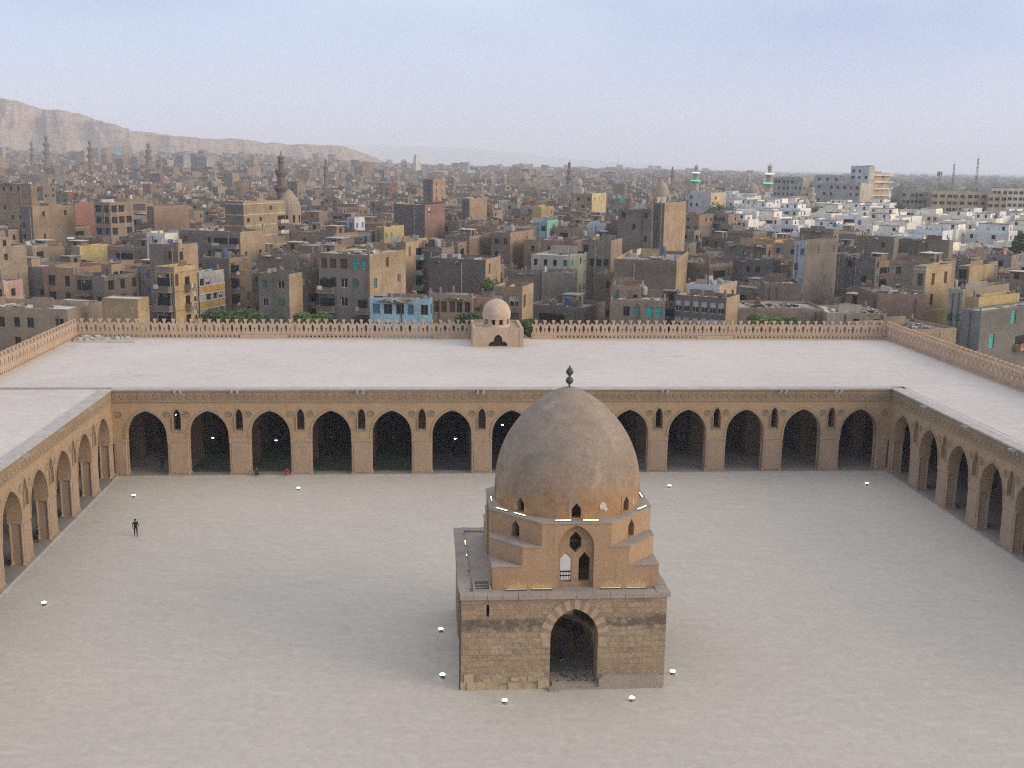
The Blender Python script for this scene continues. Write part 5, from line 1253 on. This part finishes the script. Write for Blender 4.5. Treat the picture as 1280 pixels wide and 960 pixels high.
# ------------------------------------------------------------------ minarets, domes, masts
def stone(n, c): return plaster(n, c, tuple(q*.82 for q in c), None, .3, .8)
M_min = stone('minaret_stone', (.215, .17, .14)); M_min2 = stone('pale_minaret_stone', (.42, .38, .32)); M_domeC = stone('city_dome_stone', (.37, .29, .215))
def minaret(px, ytop, ybot, D, r, label, mt=None, green=False, plain_=False, group='minarets rising over the city'):
    mt = mt or M_min; T = on_y(px, ytop, EYE.y+D); zt = T.z; B = on_y(px, ybot, EYE.y+D); hv = zt-B.z; H_ = zt-GZ
    root = empty('minaret', (T.x, T.y, GZ), label=label, cat='minaret', group=group)
    z1, z2, z3 = H_-hv*.62, H_-hv*.36, H_-hv*.20
    mb = MB(); mb.lathe([(r*1.15, 0), (r*1.15, z1*.6), (r, z1*.62), (r, z1)], 8, smooth=False); mb.build('lower_shaft', mt, root)
    mb = MB(); mb.lathe([(r*.8, z1), (r*.8, z2)], 8, smooth=False, cap=False); mb.build('middle_shaft', mt, root)
    mb = MB(); mb.lathe([(r*.5, z2), (r*.5, z3)], 8, smooth=False, cap=False); mb.build('upper_shaft', mt, root)
    for z, q in ((z1, 1.45), (z2, 1.15)):
        mb = MB(); mb.lathe([(r*q*.55, z-r*1.2), (r*q*.8, z-r*.6), (r*q, z-r*.15), (r*q, z+r*.35), (r*q*.85, z+r*.35), (r*q*.85, z)], 16, smooth=False, cap=True); mb.build('balcony', mt, root)
    e = H_-z3
    mb = MB(); mb.lathe([(r*.62, z3), (r*.75, z3+e*.05), (r*.5, z3+e*.16), (r*.48, z3+e*.24), (r*.72, z3+e*.36), (r*.60, z3+e*.5), (r*.2, z3+e*.62), (r*.10, z3+e*.7)], 14); mb.build('bulb', mt, root)
    mb = MB(); mb.tube((0, 0, z3+e*.68), (0, 0, H_), r*.09, r*.04, 5); mb.lathe([(0, H_-e*.22), (r*.18, H_-e*.18), (0, H_-e*.14)], 8); mb.build('finial', mt, root)
    if green:
        mb = MB()
        mb.lathe([(r*1.48, z1+r*.05), (r*1.48, z1+r*.34)], 16, cap=False)
        mb.build('neon_band', M_green, root)
        mb = MB(); mb.lathe([(r*1.18, z2+r*.1), (r*1.18, z2+r*.5)], 14, cap=False); mb.build('lit_band', emit('pale_band_glow', (.7, .9, .75), .9), root)
    return root
minaret(39, 175, 205, 1500, 2.6, 'slim far minaret under the hills, leftmost on the skyline')
minaret(57, 166, 205, 1450, 3.6, 'stout far minaret under the hills, second from the left edge')
minaret(112, 173, 208, 1250, 3.0, 'far minaret under the hills with a lit yellow rooftop at its foot')
minaret(185, 177, 208, 1350, 3.4, 'far minaret standing alone under the middle of the hills')
minaret(199, 193, 214, 1400, 2.4, 'stubby small minaret just right of the lone far minaret', M_min)
minaret(351, 188, 262, 390, 1.9, 'ornate tall minaret with two balconies beside the ribbed dome', M_min)
minaret(407, 196, 232, 900, 1.7, 'thin dark minaret beside a cream mosque left of centre')
minaret(712, 200, 236, 1000, 2.3, 'dark stout minaret on the plain in the centre of the skyline')
minaret(841, 207, 228, 1100, 1.4, 'thin plain minaret left of the two green lit minarets')
minaret(871, 204, 240, 850, 2.5, 'green and white lit minaret, the left of the green pair', M_min2, True)
minaret(963, 203, 246, 720, 2.5, 'green lit minaret, the right one by the grey hospital wing', M_min2, True)
minaret(1016, 232, 262, 560, 1.6, 'small cream minaret in front of the grey hospital wings', stone('cream_minaret', (.5, .45, .36)))
def citydome(px, ytop, ybot, D, wpx, label, ribs=True, base_h=6, mt=None, drum=.35):
    mt = mt or M_domeC; T = on_y(px, ytop, EYE.y+D); B = on_y(px, ybot, EYE.y+D); r = wpx/2*D/FPX*1.0; hv = T.z-B.z
    root = empty('domed_tomb', (T.x, T.y, GZ), -TH0, label=label, cat='dome'); zb = B.z-GZ
    mb = MB(); mb.box(-r*1.25, r*1.25, -r*1.25, r*1.25, 0, zb); mb.build('base_wall', mt, root)
    dh = hv*drum
    mb = MB(); mb.lathe([(r*1.02, zb), (r*1.02, zb+dh)], 24, cap=False); dr = mb.build('drum', mt, root)
    for k in range(10):
        t = 2*PI*k/10; X = Matrix.Rotation(t, 4, 'Z'); q = MB(); q.box(r*1.0, r*1.05, -r*.09, r*.09, zb+dh*.25, zb+dh*.8, X=X); q.build('window', M_dark, dr)
    pr = []
    half, rise = r*1.04, hv-dh; R = (half*half+rise*rise)/(2*half) if rise > half else half
    for i in range(15):
        t = (math.acos((R-half)/R) if rise > half else PI/2)*i/14; pr.append((max(.01, R*math.cos(t)-(R-half)), zb+dh+(R*math.sin(t) if rise > half else rise*math.sin(t))))
    mb = MB(); n = 40; vs = []
    for i in range(n):
        a = 2*PI*i/n; k = 1.0 if not ribs or i % 2 else .955
        for rr, z in pr: vs.append((rr*k*math.cos(a), rr*k*math.sin(a), z))
    K = len(pr); mb.add(vs, [(i*K+q, ((i+1) % n)*K+q, ((i+1) % n)*K+q+1, i*K+q+1) for i in range(n) for q in range(K-1)], 0, smooth=not ribs)
    mb.build('dome', mt, root)
    mb = MB(); z = pr[-1][1]; mb.tube((0, 0, z-.2), (0, 0, z+r*.35), r*.04, r*.02, 5); mb.lathe([(0, z+r*.1), (r*.09, z+r*.16), (0, z+r*.22)], 8); mb.build('finial', M_bronze, root)
citydome(361, 236, 281, 385, 27, 'ribbed buff dome on a tall drum beside the ornate minaret')
citydome(828, 225, 256, 520, 19, 'bulbous grey dome rising behind the tall twin slab', False, drum=.3)
citydome(656, 214, 228, 1050, 10, 'small far dome on the plain right of centre')
citydome(724, 222, 234, 900, 8, 'tiny pale dome beside the dark stout minaret', mt=M_min2)
citydome(942, 228, 246, 720, 16, 'buff dome among trees between the two green lit minarets', drum=.2)
citydome(1008, 248, 260, 540, 10, 'small pale dome beside the small cream minaret', False, mt=M_min2, drum=.2)
def mast(px, ytop, ybot, D, w, label, lattice=True, panel=False):
    T = on_y(px, ytop, EYE.y+D); B = on_y(px, ybot, EYE.y+D); h = T.z-GZ; root = empty('mast', (T.x, T.y, GZ), label=label, cat='mast'); hv = T.z-B.z; z0 = h-hv
    mb = MB()
    if lattice:
        for k in range(4):
            a = PI/4+k*PI/2; q = lambda z: Vector((w*(1-.6*z/h)*math.cos(a), w*(1-.6*z/h)*math.sin(a), z)); q2 = lambda z: Vector((w*(1-.6*z/h)*math.cos(a+PI/2), w*(1-.6*z/h)*math.sin(a+PI/2), z))
            mb.tube(q(0), q(h), .10, .06, 4)
            n = 11
            for i in range(n): mb.tube(q(h*i/n), q2(h*(i+1)/n), .045, n=3)
    else: mb.tube((0, 0, 0), (0, 0, h), .28, .16, 6)
    mb.build('mast_frame', M_mastm, root)
    mb = MB()
    if panel:
        for k in range(3):
            X = Matrix.Rotation(k*2*PI/3, 4, 'Z'); mb.box(.9, 1.3, -.35, .35, h-2.6, h-.2, X=X); mb.box(0, 1, -.06, .06, h-1.5, h-1.3, X=X)
    else:
        for i in range(3): mb.lathe([(0, 0), (.5, .1), (.7, .3), (.68, .3), (0, .05)], 10, (w*.3, 0, h-1-i*2.2))
        mb.tube((0, 0, h), (0, 0, h+2.5), .06, n=4)
    mb.build('antenna', M_mastm, root)
M_mastm = plain('mast_steel', (.20, .17, .165), .6)
mast(1175, 214, 242, 620, .8, 'short pole mast with three antenna panels above the school', False, True)
mast(1193, 205, 242, 640, 1.0, 'lattice mast above the school, the middle of three')
mast(1223, 198, 242, 640, 1.1, 'tallest lattice mast above the school at the right')
mast(773, 196, 214, 2200, 2.4, 'very thin far lattice mast right of the centre skyline')

# ------------------------------------------------------------------ far city: too many to count, one object
def sm(a, b, x): t = max(0, min(1, (x-a)/(b-a))); return t*t*(3-2*t)
def gz(x, y):
    D = y-EYE.y; s = (x-EYE.x)/max(1, D)                     # the plain rises gently toward the hills, less so on the right
    return GZ+min(40, max(0, D-900)*.020)*(1-.70*sm(-.2, .06, s)-.18*sm(.12, .38, s))
FC = MB(); R2 = random.Random(11)
D = FARSTART+8; 
def farbox(x, y, w, d, h, rz, c, c2, rc, win, cl, wh=False):
    X = Matrix.Translation((x, y, gz(x, y)-.2)) @ Matrix.Rotation(rz, 4, 'Z'); hw, hd = w/2, d/2
    R3 = X.to_3x3(); A = X @ Vector((-hw, -hd, 0)); u = R3 @ Vector((1, 0, 0)); n = R3 @ Vector((0, -1, 0)); B = X @ Vector((hw, -hd, 0)); u2 = R3 @ Vector((0, 1, 0)); n2 = R3 @ Vector((1, 0, 0))
    if win:
        for AA, uu, nn, L, cc in ((A, u, n, w, c), (B, u2, n2, d, c2)):
            k = max(1, int(L/4.2)); rw = max(1, min(4, int(h/3.2)))
            facade(FC, AA, uu, nn, L, h-.5, k, rw, cc, set((a, b) for a in range(k) for b in range(rw) if R2.random() < .45), 3.1, 0, 1.5, 1.6, .3)
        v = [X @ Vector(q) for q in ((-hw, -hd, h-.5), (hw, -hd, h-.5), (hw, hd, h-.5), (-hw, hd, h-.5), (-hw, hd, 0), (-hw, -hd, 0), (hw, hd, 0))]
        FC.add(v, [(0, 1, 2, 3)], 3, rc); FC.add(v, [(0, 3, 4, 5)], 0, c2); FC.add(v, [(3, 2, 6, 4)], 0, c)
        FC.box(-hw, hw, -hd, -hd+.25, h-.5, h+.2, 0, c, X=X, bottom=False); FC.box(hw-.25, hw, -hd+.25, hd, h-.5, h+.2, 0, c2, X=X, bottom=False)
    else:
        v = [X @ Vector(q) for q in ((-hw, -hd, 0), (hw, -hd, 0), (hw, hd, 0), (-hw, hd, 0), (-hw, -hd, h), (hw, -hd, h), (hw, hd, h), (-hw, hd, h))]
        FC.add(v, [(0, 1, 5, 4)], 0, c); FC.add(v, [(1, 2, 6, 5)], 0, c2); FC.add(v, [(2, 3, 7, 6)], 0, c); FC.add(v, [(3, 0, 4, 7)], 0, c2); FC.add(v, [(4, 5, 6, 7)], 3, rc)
    for i in range(cl):
        a, b, q = R2.uniform(.5, 2.2), R2.uniform(.5, 2), R2.uniform(.5, 2.6); px, py = R2.uniform(-.8, .8)*hw, R2.uniform(-.8, .8)*hd; k = R2.random()
        cc = c if wh else C['white'] if k < .22 else C[R2.choice(['brown', 'dtan', 'dgrey', 'brick', 'conc', 'tan'])]
        FC.box(px-a/2, px+a/2, py-b/2, py+b/2, h-.5, h-.5+q, 0, cc, X=X, bottom=False)
    if R2.random() < (.03 if wh else .10):
        k = R2.choice([(.6, .6, .58), (.12, .3, .45), (.5, .1, .08), (.5, .42, .2), (.1, .4, .3)]); FC.box(-hw*.5, hw*.2, -hd-.1, -hd+.1, h-2.2, h+.2, 0, k, X=X)
def infree(P, m): return free(P)
nfar = 0
STEP0 = 11.5
for i in range(-190, 190):
    for j in range(0, 125):
        P = Vector((0, 70, 0))+U0*(i*STEP0+R2.uniform(-2, 2))+V0*(j*12.5+R2.uniform(-3, 3)+(i % 3)*4); D = P.y-EYE.y
        if not (200 < D < 1250): continue
        px, py = proj((P.x, P.y, 8))
        if not (-430 < px < 1700): continue
        hz = zone_housing(P.x, P.y)
        if D < FARSTART and not hz: continue
        if R2.random() < .07: continue
        w, d = R2.uniform(6.5, 12.5), R2.uniform(6.5, 12.5); rz = -(TH0 if px < 860 else TH1)+R2.uniform(-.2, .2); P4 = corners(P.x, P.y, w, d, rz)
        if D < 700 and not free(P4): continue
        h = R2.choice([6, 8, 9, 10, 11, 12, 13, 15, 17])+R2.uniform(-1.5, 1.5)
        if R2.random() < .035: h += 7
        if hz or (px > 1000 and 640 < D < 1250):
            if px > 1120 and D > 700 and R2.random() < .5: continue
            kq = R2.uniform(.85, 1.0); c = tuple(q*kq for q in R2.choice(WCOL)); c2 = c; h = R2.choice([10, 12, 14, 15])
        else:
            if px > 1120: h *= .7
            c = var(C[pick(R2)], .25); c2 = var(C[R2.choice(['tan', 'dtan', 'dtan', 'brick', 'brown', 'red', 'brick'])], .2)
        # keep clear of the big landmark fronts that the photo shows whole
        pr = prect(P.x, P.y, w, d, GZ, GZ+h, rz); lim = blocks(pr[0], pr[1], pr[2], D) if D < 650 else -1
        while pr[2] < lim and h > 4: h -= 1; pr = prect(P.x, P.y, w, d, GZ, GZ+h, rz)
        if h <= 4: continue
        farbox(P.x, P.y, w, d, h, rz, c, c2, var(C[R2.choice(['roof', 'roof', 'dtan', 'brown', 'pale'])]), D < 900, R2.choice([3, 5, 7]) if D < 800 else 4, c is c2); nfar += 1
y = 1250.0
while y < 5200:
    stp = 15+y*.0075
    xw = y*.8
    x = -xw-60
    while x < xw+100:
        xx, yy = x+R2.uniform(-.4, .4)*stp, EYE.y+y+R2.uniform(-.4, .4)*stp
        px, py = proj((xx, yy, 8))
        dens = .7 if px < 900 else .4
        if R2.random() < dens and -430 < px < 1700:
            w, d = R2.uniform(7, 14)*(1+y/5000), R2.uniform(7, 13)*(1+y/6000); h = R2.choice([8, 10, 12, 15, 18])*(1 if px < 950 else .7)+R2.random()*2
            if R2.random() < .04 and px < 950: h += 12
            farbox(xx, yy, w, d, h, -TH0+R2.uniform(-.3, .3), var(C[pick(R2)], .15), var(C[R2.choice(['tan', 'dtan', 'brick', 'brick', 'brown'])], .15), var(C['roof']), False, 2); nfar += 1
        x += stp
    y += stp
print('FAR', nfar, len(FC.f))
tag(FC.build('far_city', CM), kind='stuff')
o = bpy.data.objects['far_city']; o['label'] = 'endless brown city of flat roofed houses fading into haze'; o['category'] = 'city'
# far-off tree masses between the houses
TM = MB()
def clump(x, y, r, h):
    n = 26
    for i in range(n):
        v = Vector((R2.gauss(0, 1), R2.gauss(0, 1), abs(R2.gauss(0, 1)))).normalized(); P = Vector((x, y, gz(x, y)+h*.35))+Vector((v.x*r, v.y*r, v.z*h*.65))*R2.uniform(.6, 1.05)
        a = Vector((R2.gauss(0, 1), R2.gauss(0, 1), R2.gauss(0, .7))).normalized(); b = a.orthogonal().normalized(); L = r*R2.uniform(.25, .5)
        TM.add([P-a*L, P-b*L*.6, P+a*L, P+b*L*.6], [(0, 1, 2, 3)])
for i in range(2600):
    y = 650+R2.random()**1.3*4600; x = R2.uniform(-.5, .56)*y; px, py = proj((x, EYE.y+y, 8))
    if not (-30 < px < 1310): continue
    dn = .35
    if 640 < px < 800 and 900 < y < 2000: dn = .8
    if px > 1050: dn = 1
    if R2.random() < dn: clump(x, EYE.y+y, R2.uniform(4, 9)*(1+y/5000), R2.uniform(8, 14)+(4 if px > 1050 else 0))
tag(TM.build('far_woods', leaf_mat('far_leaves', (.03, .05, .025), (.065, .085, .04))), 'dark green far tree masses scattered among the distant houses', 'trees', kind='stuff')

# ------------------------------------------------------------------ single trees
def tree_at(px, ytop, D, r, hz, lab, mt=None, flat=1.0, leaf=.45, n=2200):
    T = on_y(px, ytop, EYE.y+D); tree('tree', (T.x, T.y, GZ), r, hz, T.z-GZ, mt or M_leaf, lab, leaf, n, flat)
tree_at(291, 384, 184, 4.2, 2.6, 'flat topped dark green tree behind the parapet, below the orange banded building', flat=.7, n=3000, leaf=.4)
tree_at(394, 388, 184, 2.8, 2.4, 'round mid green tree behind the parapet beside the white topped block', M_leaf2)
tree_at(589, 384, 180, 2.1, 2.8, 'dark bush just left of the small buff dome', leaf=.35)
tree_at(661, 395, 176, 1.7, 2.6, 'dark bush just right of the small buff dome', leaf=.35)
tree_at(613, 342, 206, 1.8, 3.0, 'thin green creeper tree on a roof edge behind the row houses', M_leaf2, leaf=.3, n=900)
tree_at(961, 386, 178, 3.6, 3.4, 'bright green tree behind the right part of the far parapet', M_leaf2)
tree_at(990, 391, 180, 3.0, 2.4, 'darker green bush next to the bright green tree')
tree_at(1278, 278, 330, 2.6, 8, 'tall dark conifer like tree at the right edge among white blocks', n=1800, leaf=.6)
for px, yt, D, r, lab in ((958, 243, 620, 9, 'dark tree clump at the foot of the right green lit minaret'), (977, 247, 600, 9, 'dark tree clump left of the small cream minaret'), (1110, 238, 580, 10, 'big dark tree filling the gap between hospital and school'), (1123, 241, 575, 8, 'dark tree touching the left end of the school'),
        (898, 250, 520, 6, 'dark tree below the white ribbed building'), (926, 252, 560, 6, 'low dark tree below the buff dome'), (1270, 258, 520, 7, 'dark tree below the pale office building at the right edge'), (614, 262, 420, 5, 'dark green tree among middle houses below the square brick block'), (645, 268, 400, 5, 'dark green tree among middle houses left of the small yellow walled house'), (1026, 252, 560, 6, 'dark tree right of the small cream minaret')):
    tree_at(px, yt, D, r, r*1.3, lab, leaf=.8, n=1100)

# ------------------------------------------------------------------ ground, hills
def ground():
    m, nt, b = mat('ground_dust', .97); P = coords(nt)
    col = mixc(nt, noise(nt, .01, 6, .65, P), (.20, .165, .13), (.27, .22, .17)); col = mixc(nt, math_(nt, 'MULTIPLY', noise(nt, .0035, 5, .6, P, .5, .6), .6), col, (.10, .105, .065))
    nt.links.new(col, b.inputs['Base Color']); return m
mb = MB(); E_ = 16000
ys = [-2500, -400, 300, 700]+[EYE.y+900+i*200 for i in range(25)]+[7000, 10000, E_]; sl_ = [-9, -2]+[i*.05-.8 for i in range(33)]+[2, 9]
vs = []
for yy in ys:
    for s in sl_:
        D_ = max(60, yy-EYE.y); xx = EYE.x+s*max(D_, 700) if yy < 500 else EYE.x+s*D_
        xx = max(-15500, min(15500, xx)); vs.append((xx, yy, gz(xx, yy)-.25))
k = len(sl_); mb.add(vs, [(i*k+j, i*k+j+1, (i+1)*k+j+1, (i+1)*k+j) for i in range(len(ys)-1) for j in range(k-1)], smooth=True)
tag(mb.build('ground', ground()), kind='structure')
from mathutils import noise as NZ
def hills(name, prof, D0, D1, c1, c2, c3, rough=1.0, cliff=.35, nd=46, ns=None, gul=.02):
    xs = [p[0] for p in prof]; ns = ns or 260; mb = MB(); G = []
    def pe(px):
        for (a, ya), (b, yb) in zip(prof[:-1], prof[1:]):
            if a <= px <= b: return ya+(yb-ya)*(px-a)/(b-a)
        return prof[0][1] if px < xs[0] else prof[-1][1]
    for i in range(ns+1):
        px = xs[0]+(xs[-1]-xs[0])*i/ns; row = []
        Pt = on_y(px, pe(px), EYE.y+D0*1.22); zt = Pt.z-GZ; dr = ray(px, 205); dr.z = 0; dr.normalize()
        for j in range(nd+1):
            f = j/nd; D = D0+(D1-D0)*f; P = EYE+dr*(D/dr.y); P.z = GZ
            q = NZ.fractal(Vector((P.x*.008, P.y*.008, 0)), .85, 2.1, 7)*rough; g = NZ.fractal(Vector((px*gul+(D-D0)*.0011*(1 if px > 60 else -1), D*.0016, 7)), .8, 2.2, 6)
            s = f/((D0*1.22-D0)/(D1-D0)); s2 = s+g*.20*(1 if s < 1.05 else .3)
            e = min(1, max(0, s2)); e = .42*e if e < .55 else .231+(e-.55)/.45*.769; e = min(1, e)
            if s > 1: e = 1-.18*min(1, (s-1)*.5)
            row.append(P+Vector((0, 0, max(-2, zt*e*(1+.05*q)+ (q*9 if s < 1 else q*4)*min(1, s*2)))))
        G.append(row)
    b = []; n2 = nd+1
    for r in G: b += r
    mb.add(b, [(i*n2+j, (i+1)*n2+j, (i+1)*n2+j+1, i*n2+j+1) for i in range(ns) for j in range(nd)], smooth=True)
    m, nt, bb = mat(name+'_rock', .97); P = coords(nt, sc=(1, 1, 2.5))
    col = mixc(nt, noise(nt, .012, 8, .68, P), c1, c2); col = mixc(nt, math_(nt, 'MULTIPLY', noise(nt, .02, 6, .7, coords(nt, sc=(1, 1, 5)), .5, .62), .6), col, c3)
    nt.links.new(col, bb.inputs['Base Color']); bump(nt, bb, noise(nt, .03, 8, .75, P, .2, .8), .8, 8)
    tag(mb.build(name, m), kind='structure')
hills('hills', [(-260, 118), (-120, 112), (-60, 118), (0, 124), (18, 127), (42, 134), (60, 138), (80, 139), (104, 141), (118, 146), (130, 152), (142, 159), (152, 160), (170, 164), (195, 165), (215, 169), (240, 172), (275, 174), (300, 177), (330, 178), (370, 181), (400, 183), (430, 184), (447, 188), (460, 194), (480, 203)],
      2600, 4300, (.37, .27, .195), (.45, .34, .255), (.19, .14, .11), nd=80, ns=420)
hills('far_hills', [(380, 190), (430, 181), (470, 182), (520, 183), (560, 184), (600, 187), (640, 190), (680, 195), (720, 199), (780, 204), (860, 209), (900, 212)], 10500, 13500, (.36, .3, .27), (.42, .35, .31), (.3, .25, .22), nd=20, ns=120)

# ------------------------------------------------------------------ air
mb = MB(); mb.box(-15000, 15000, -2400, 15000, GZ-1.2, 250)
m = bpy.data.materials.new('haze'); m.use_nodes = True; nt = m.node_tree; nt.nodes.clear()
v = N(nt, 'ShaderNodeVolumePrincipled'); v.inputs['Color'].default_value = (.89, .93, 1, 1); v.inputs['Density'].default_value = HAZE; v.inputs['Anisotropy'].default_value = 0.0
oo = N(nt, 'ShaderNodeOutputMaterial'); nt.links.new(v.outputs[0], oo.inputs['Volume'])
hz = mb.build('haze', m); tag(hz, kind='stuff'); hz['label'] = 'pale bluish evening haze over the whole city'; hz['category'] = 'haze'

# ------------------------------------------------------------------ light
w = bpy.data.worlds.new('World'); SC.world = w; w.use_nodes = True; nt = w.node_tree; nt.nodes.clear()
SUN_EL, SUN_AZ = math.radians(16), math.radians(-24)          # sun low on the right, a little behind the camera: direction angle from +X
sd = Vector((math.cos(SUN_AZ)*math.cos(SUN_EL), math.sin(SUN_AZ)*math.cos(SUN_EL), math.sin(SUN_EL)))
sky = N(nt, 'ShaderNodeTexSky'); sky.sky_type = 'NISHITA'; sky.sun_disc = False; sky.sun_elevation = SUN_EL; sky.sun_rotation = math.atan2(sd.x, sd.y)
sky.air_density = 1.0; sky.dust_density = 2.5; sky.ozone_density = 1.5
bg1 = N(nt, 'ShaderNodeBackground'); nt.links.new(sky.outputs[0], bg1.inputs[0]); bg1.inputs[1].default_value = SKYS
# thin high cloud veil over the sky, whiter toward the right and overhead
tc = N(nt, 'ShaderNodeTexCoord'); gx = tc.outputs['Generated']
sp_ = N(nt, 'ShaderNodeSeparateXYZ'); nt.links.new(gx, sp_.inputs[0])
el = math_(nt, 'MAXIMUM', sp_.outputs[2], 0.0)
mp = N(nt, 'ShaderNodeMapping'); mp.inputs['Scale'].default_value = (1.2, 1.2, 3); mp.inputs['Rotation'].default_value = (0, .1, .3); nt.links.new(gx, mp.inputs['Vector'])
cl = noise(nt, 1.7, 5, .5, mp.outputs[0], .36, .66)
mr = N(nt, 'ShaderNodeMapRange'); nt.links.new(el, mr.inputs[0]); mr.inputs[1].default_value = 0.0; mr.inputs[2].default_value = .15
clear = mixc(nt, mr.outputs[0], (.73, .755, .96), (.31, .385, .66))
mr2 = N(nt, 'ShaderNodeMapRange'); nt.links.new(el, mr2.inputs[0]); mr2.inputs[1].default_value = 0.0; mr2.inputs[2].default_value = .14
veil = math_(nt, 'MULTIPLY', cl, mr2.outputs[0])
rgt = N(nt, 'ShaderNodeMapRange'); nt.links.new(sp_.outputs[0], rgt.inputs[0]); rgt.inputs[1].default_value = -.45; rgt.inputs[2].default_value = .55; rgt.inputs[3].default_value = .22; rgt.inputs[4].default_value = 1.0
veil = math_(nt, 'MULTIPLY', veil, rgt.outputs[0])
cc_ = mixc(nt, veil, clear, (.80, .82, .90))
zen = N(nt, 'ShaderNodeMapRange'); nt.links.new(el, zen.inputs[0]); zen.inputs[1].default_value = .25; zen.inputs[2].default_value = .8
cc_ = mixc(nt, zen.outputs[0], cc_, ZENC)
bg2 = N(nt, 'ShaderNodeBackground'); nt.links.new(cc_, bg2.inputs[0]); bg2.inputs[1].default_value = VEIL
ad = N(nt, 'ShaderNodeAddShader'); nt.links.new(bg1.outputs[0], ad.inputs[0]); nt.links.new(bg2.outputs[0], ad.inputs[1])
wo = N(nt, 'ShaderNodeOutputWorld'); nt.links.new(ad.outputs[0], wo.inputs[0])
sl = bpy.data.lights.new('sun', 'SUN'); sl.energy = SUNE; sl.angle = math.radians(40); sl.color = (1, .83, .63); so = bpy.data.objects.new('sun', sl); COL.objects.link(so)
so.rotation_euler = (-sd).to_track_quat('-Z', 'Y').to_euler()

SC.view_settings.view_transform = 'Standard'; SC.view_settings.look = 'None'; SC.view_settings.exposure = EXPO; SC.view_settings.gamma = 1
SC.render.engine = 'CYCLES'; cy_ = SC.cycles
cy_.max_bounces = 6; cy_.diffuse_bounces = 4; cy_.glossy_bounces = 1; cy_.transmission_bounces = 1; cy_.volume_bounces = 2; cy_.transparent_max_bounces = 4
cy_.use_denoising = False; cy_.filter_width = 1.15; cy_.sample_clamp_indirect = 3; cy_.caustics_reflective = False; cy_.caustics_refractive = False
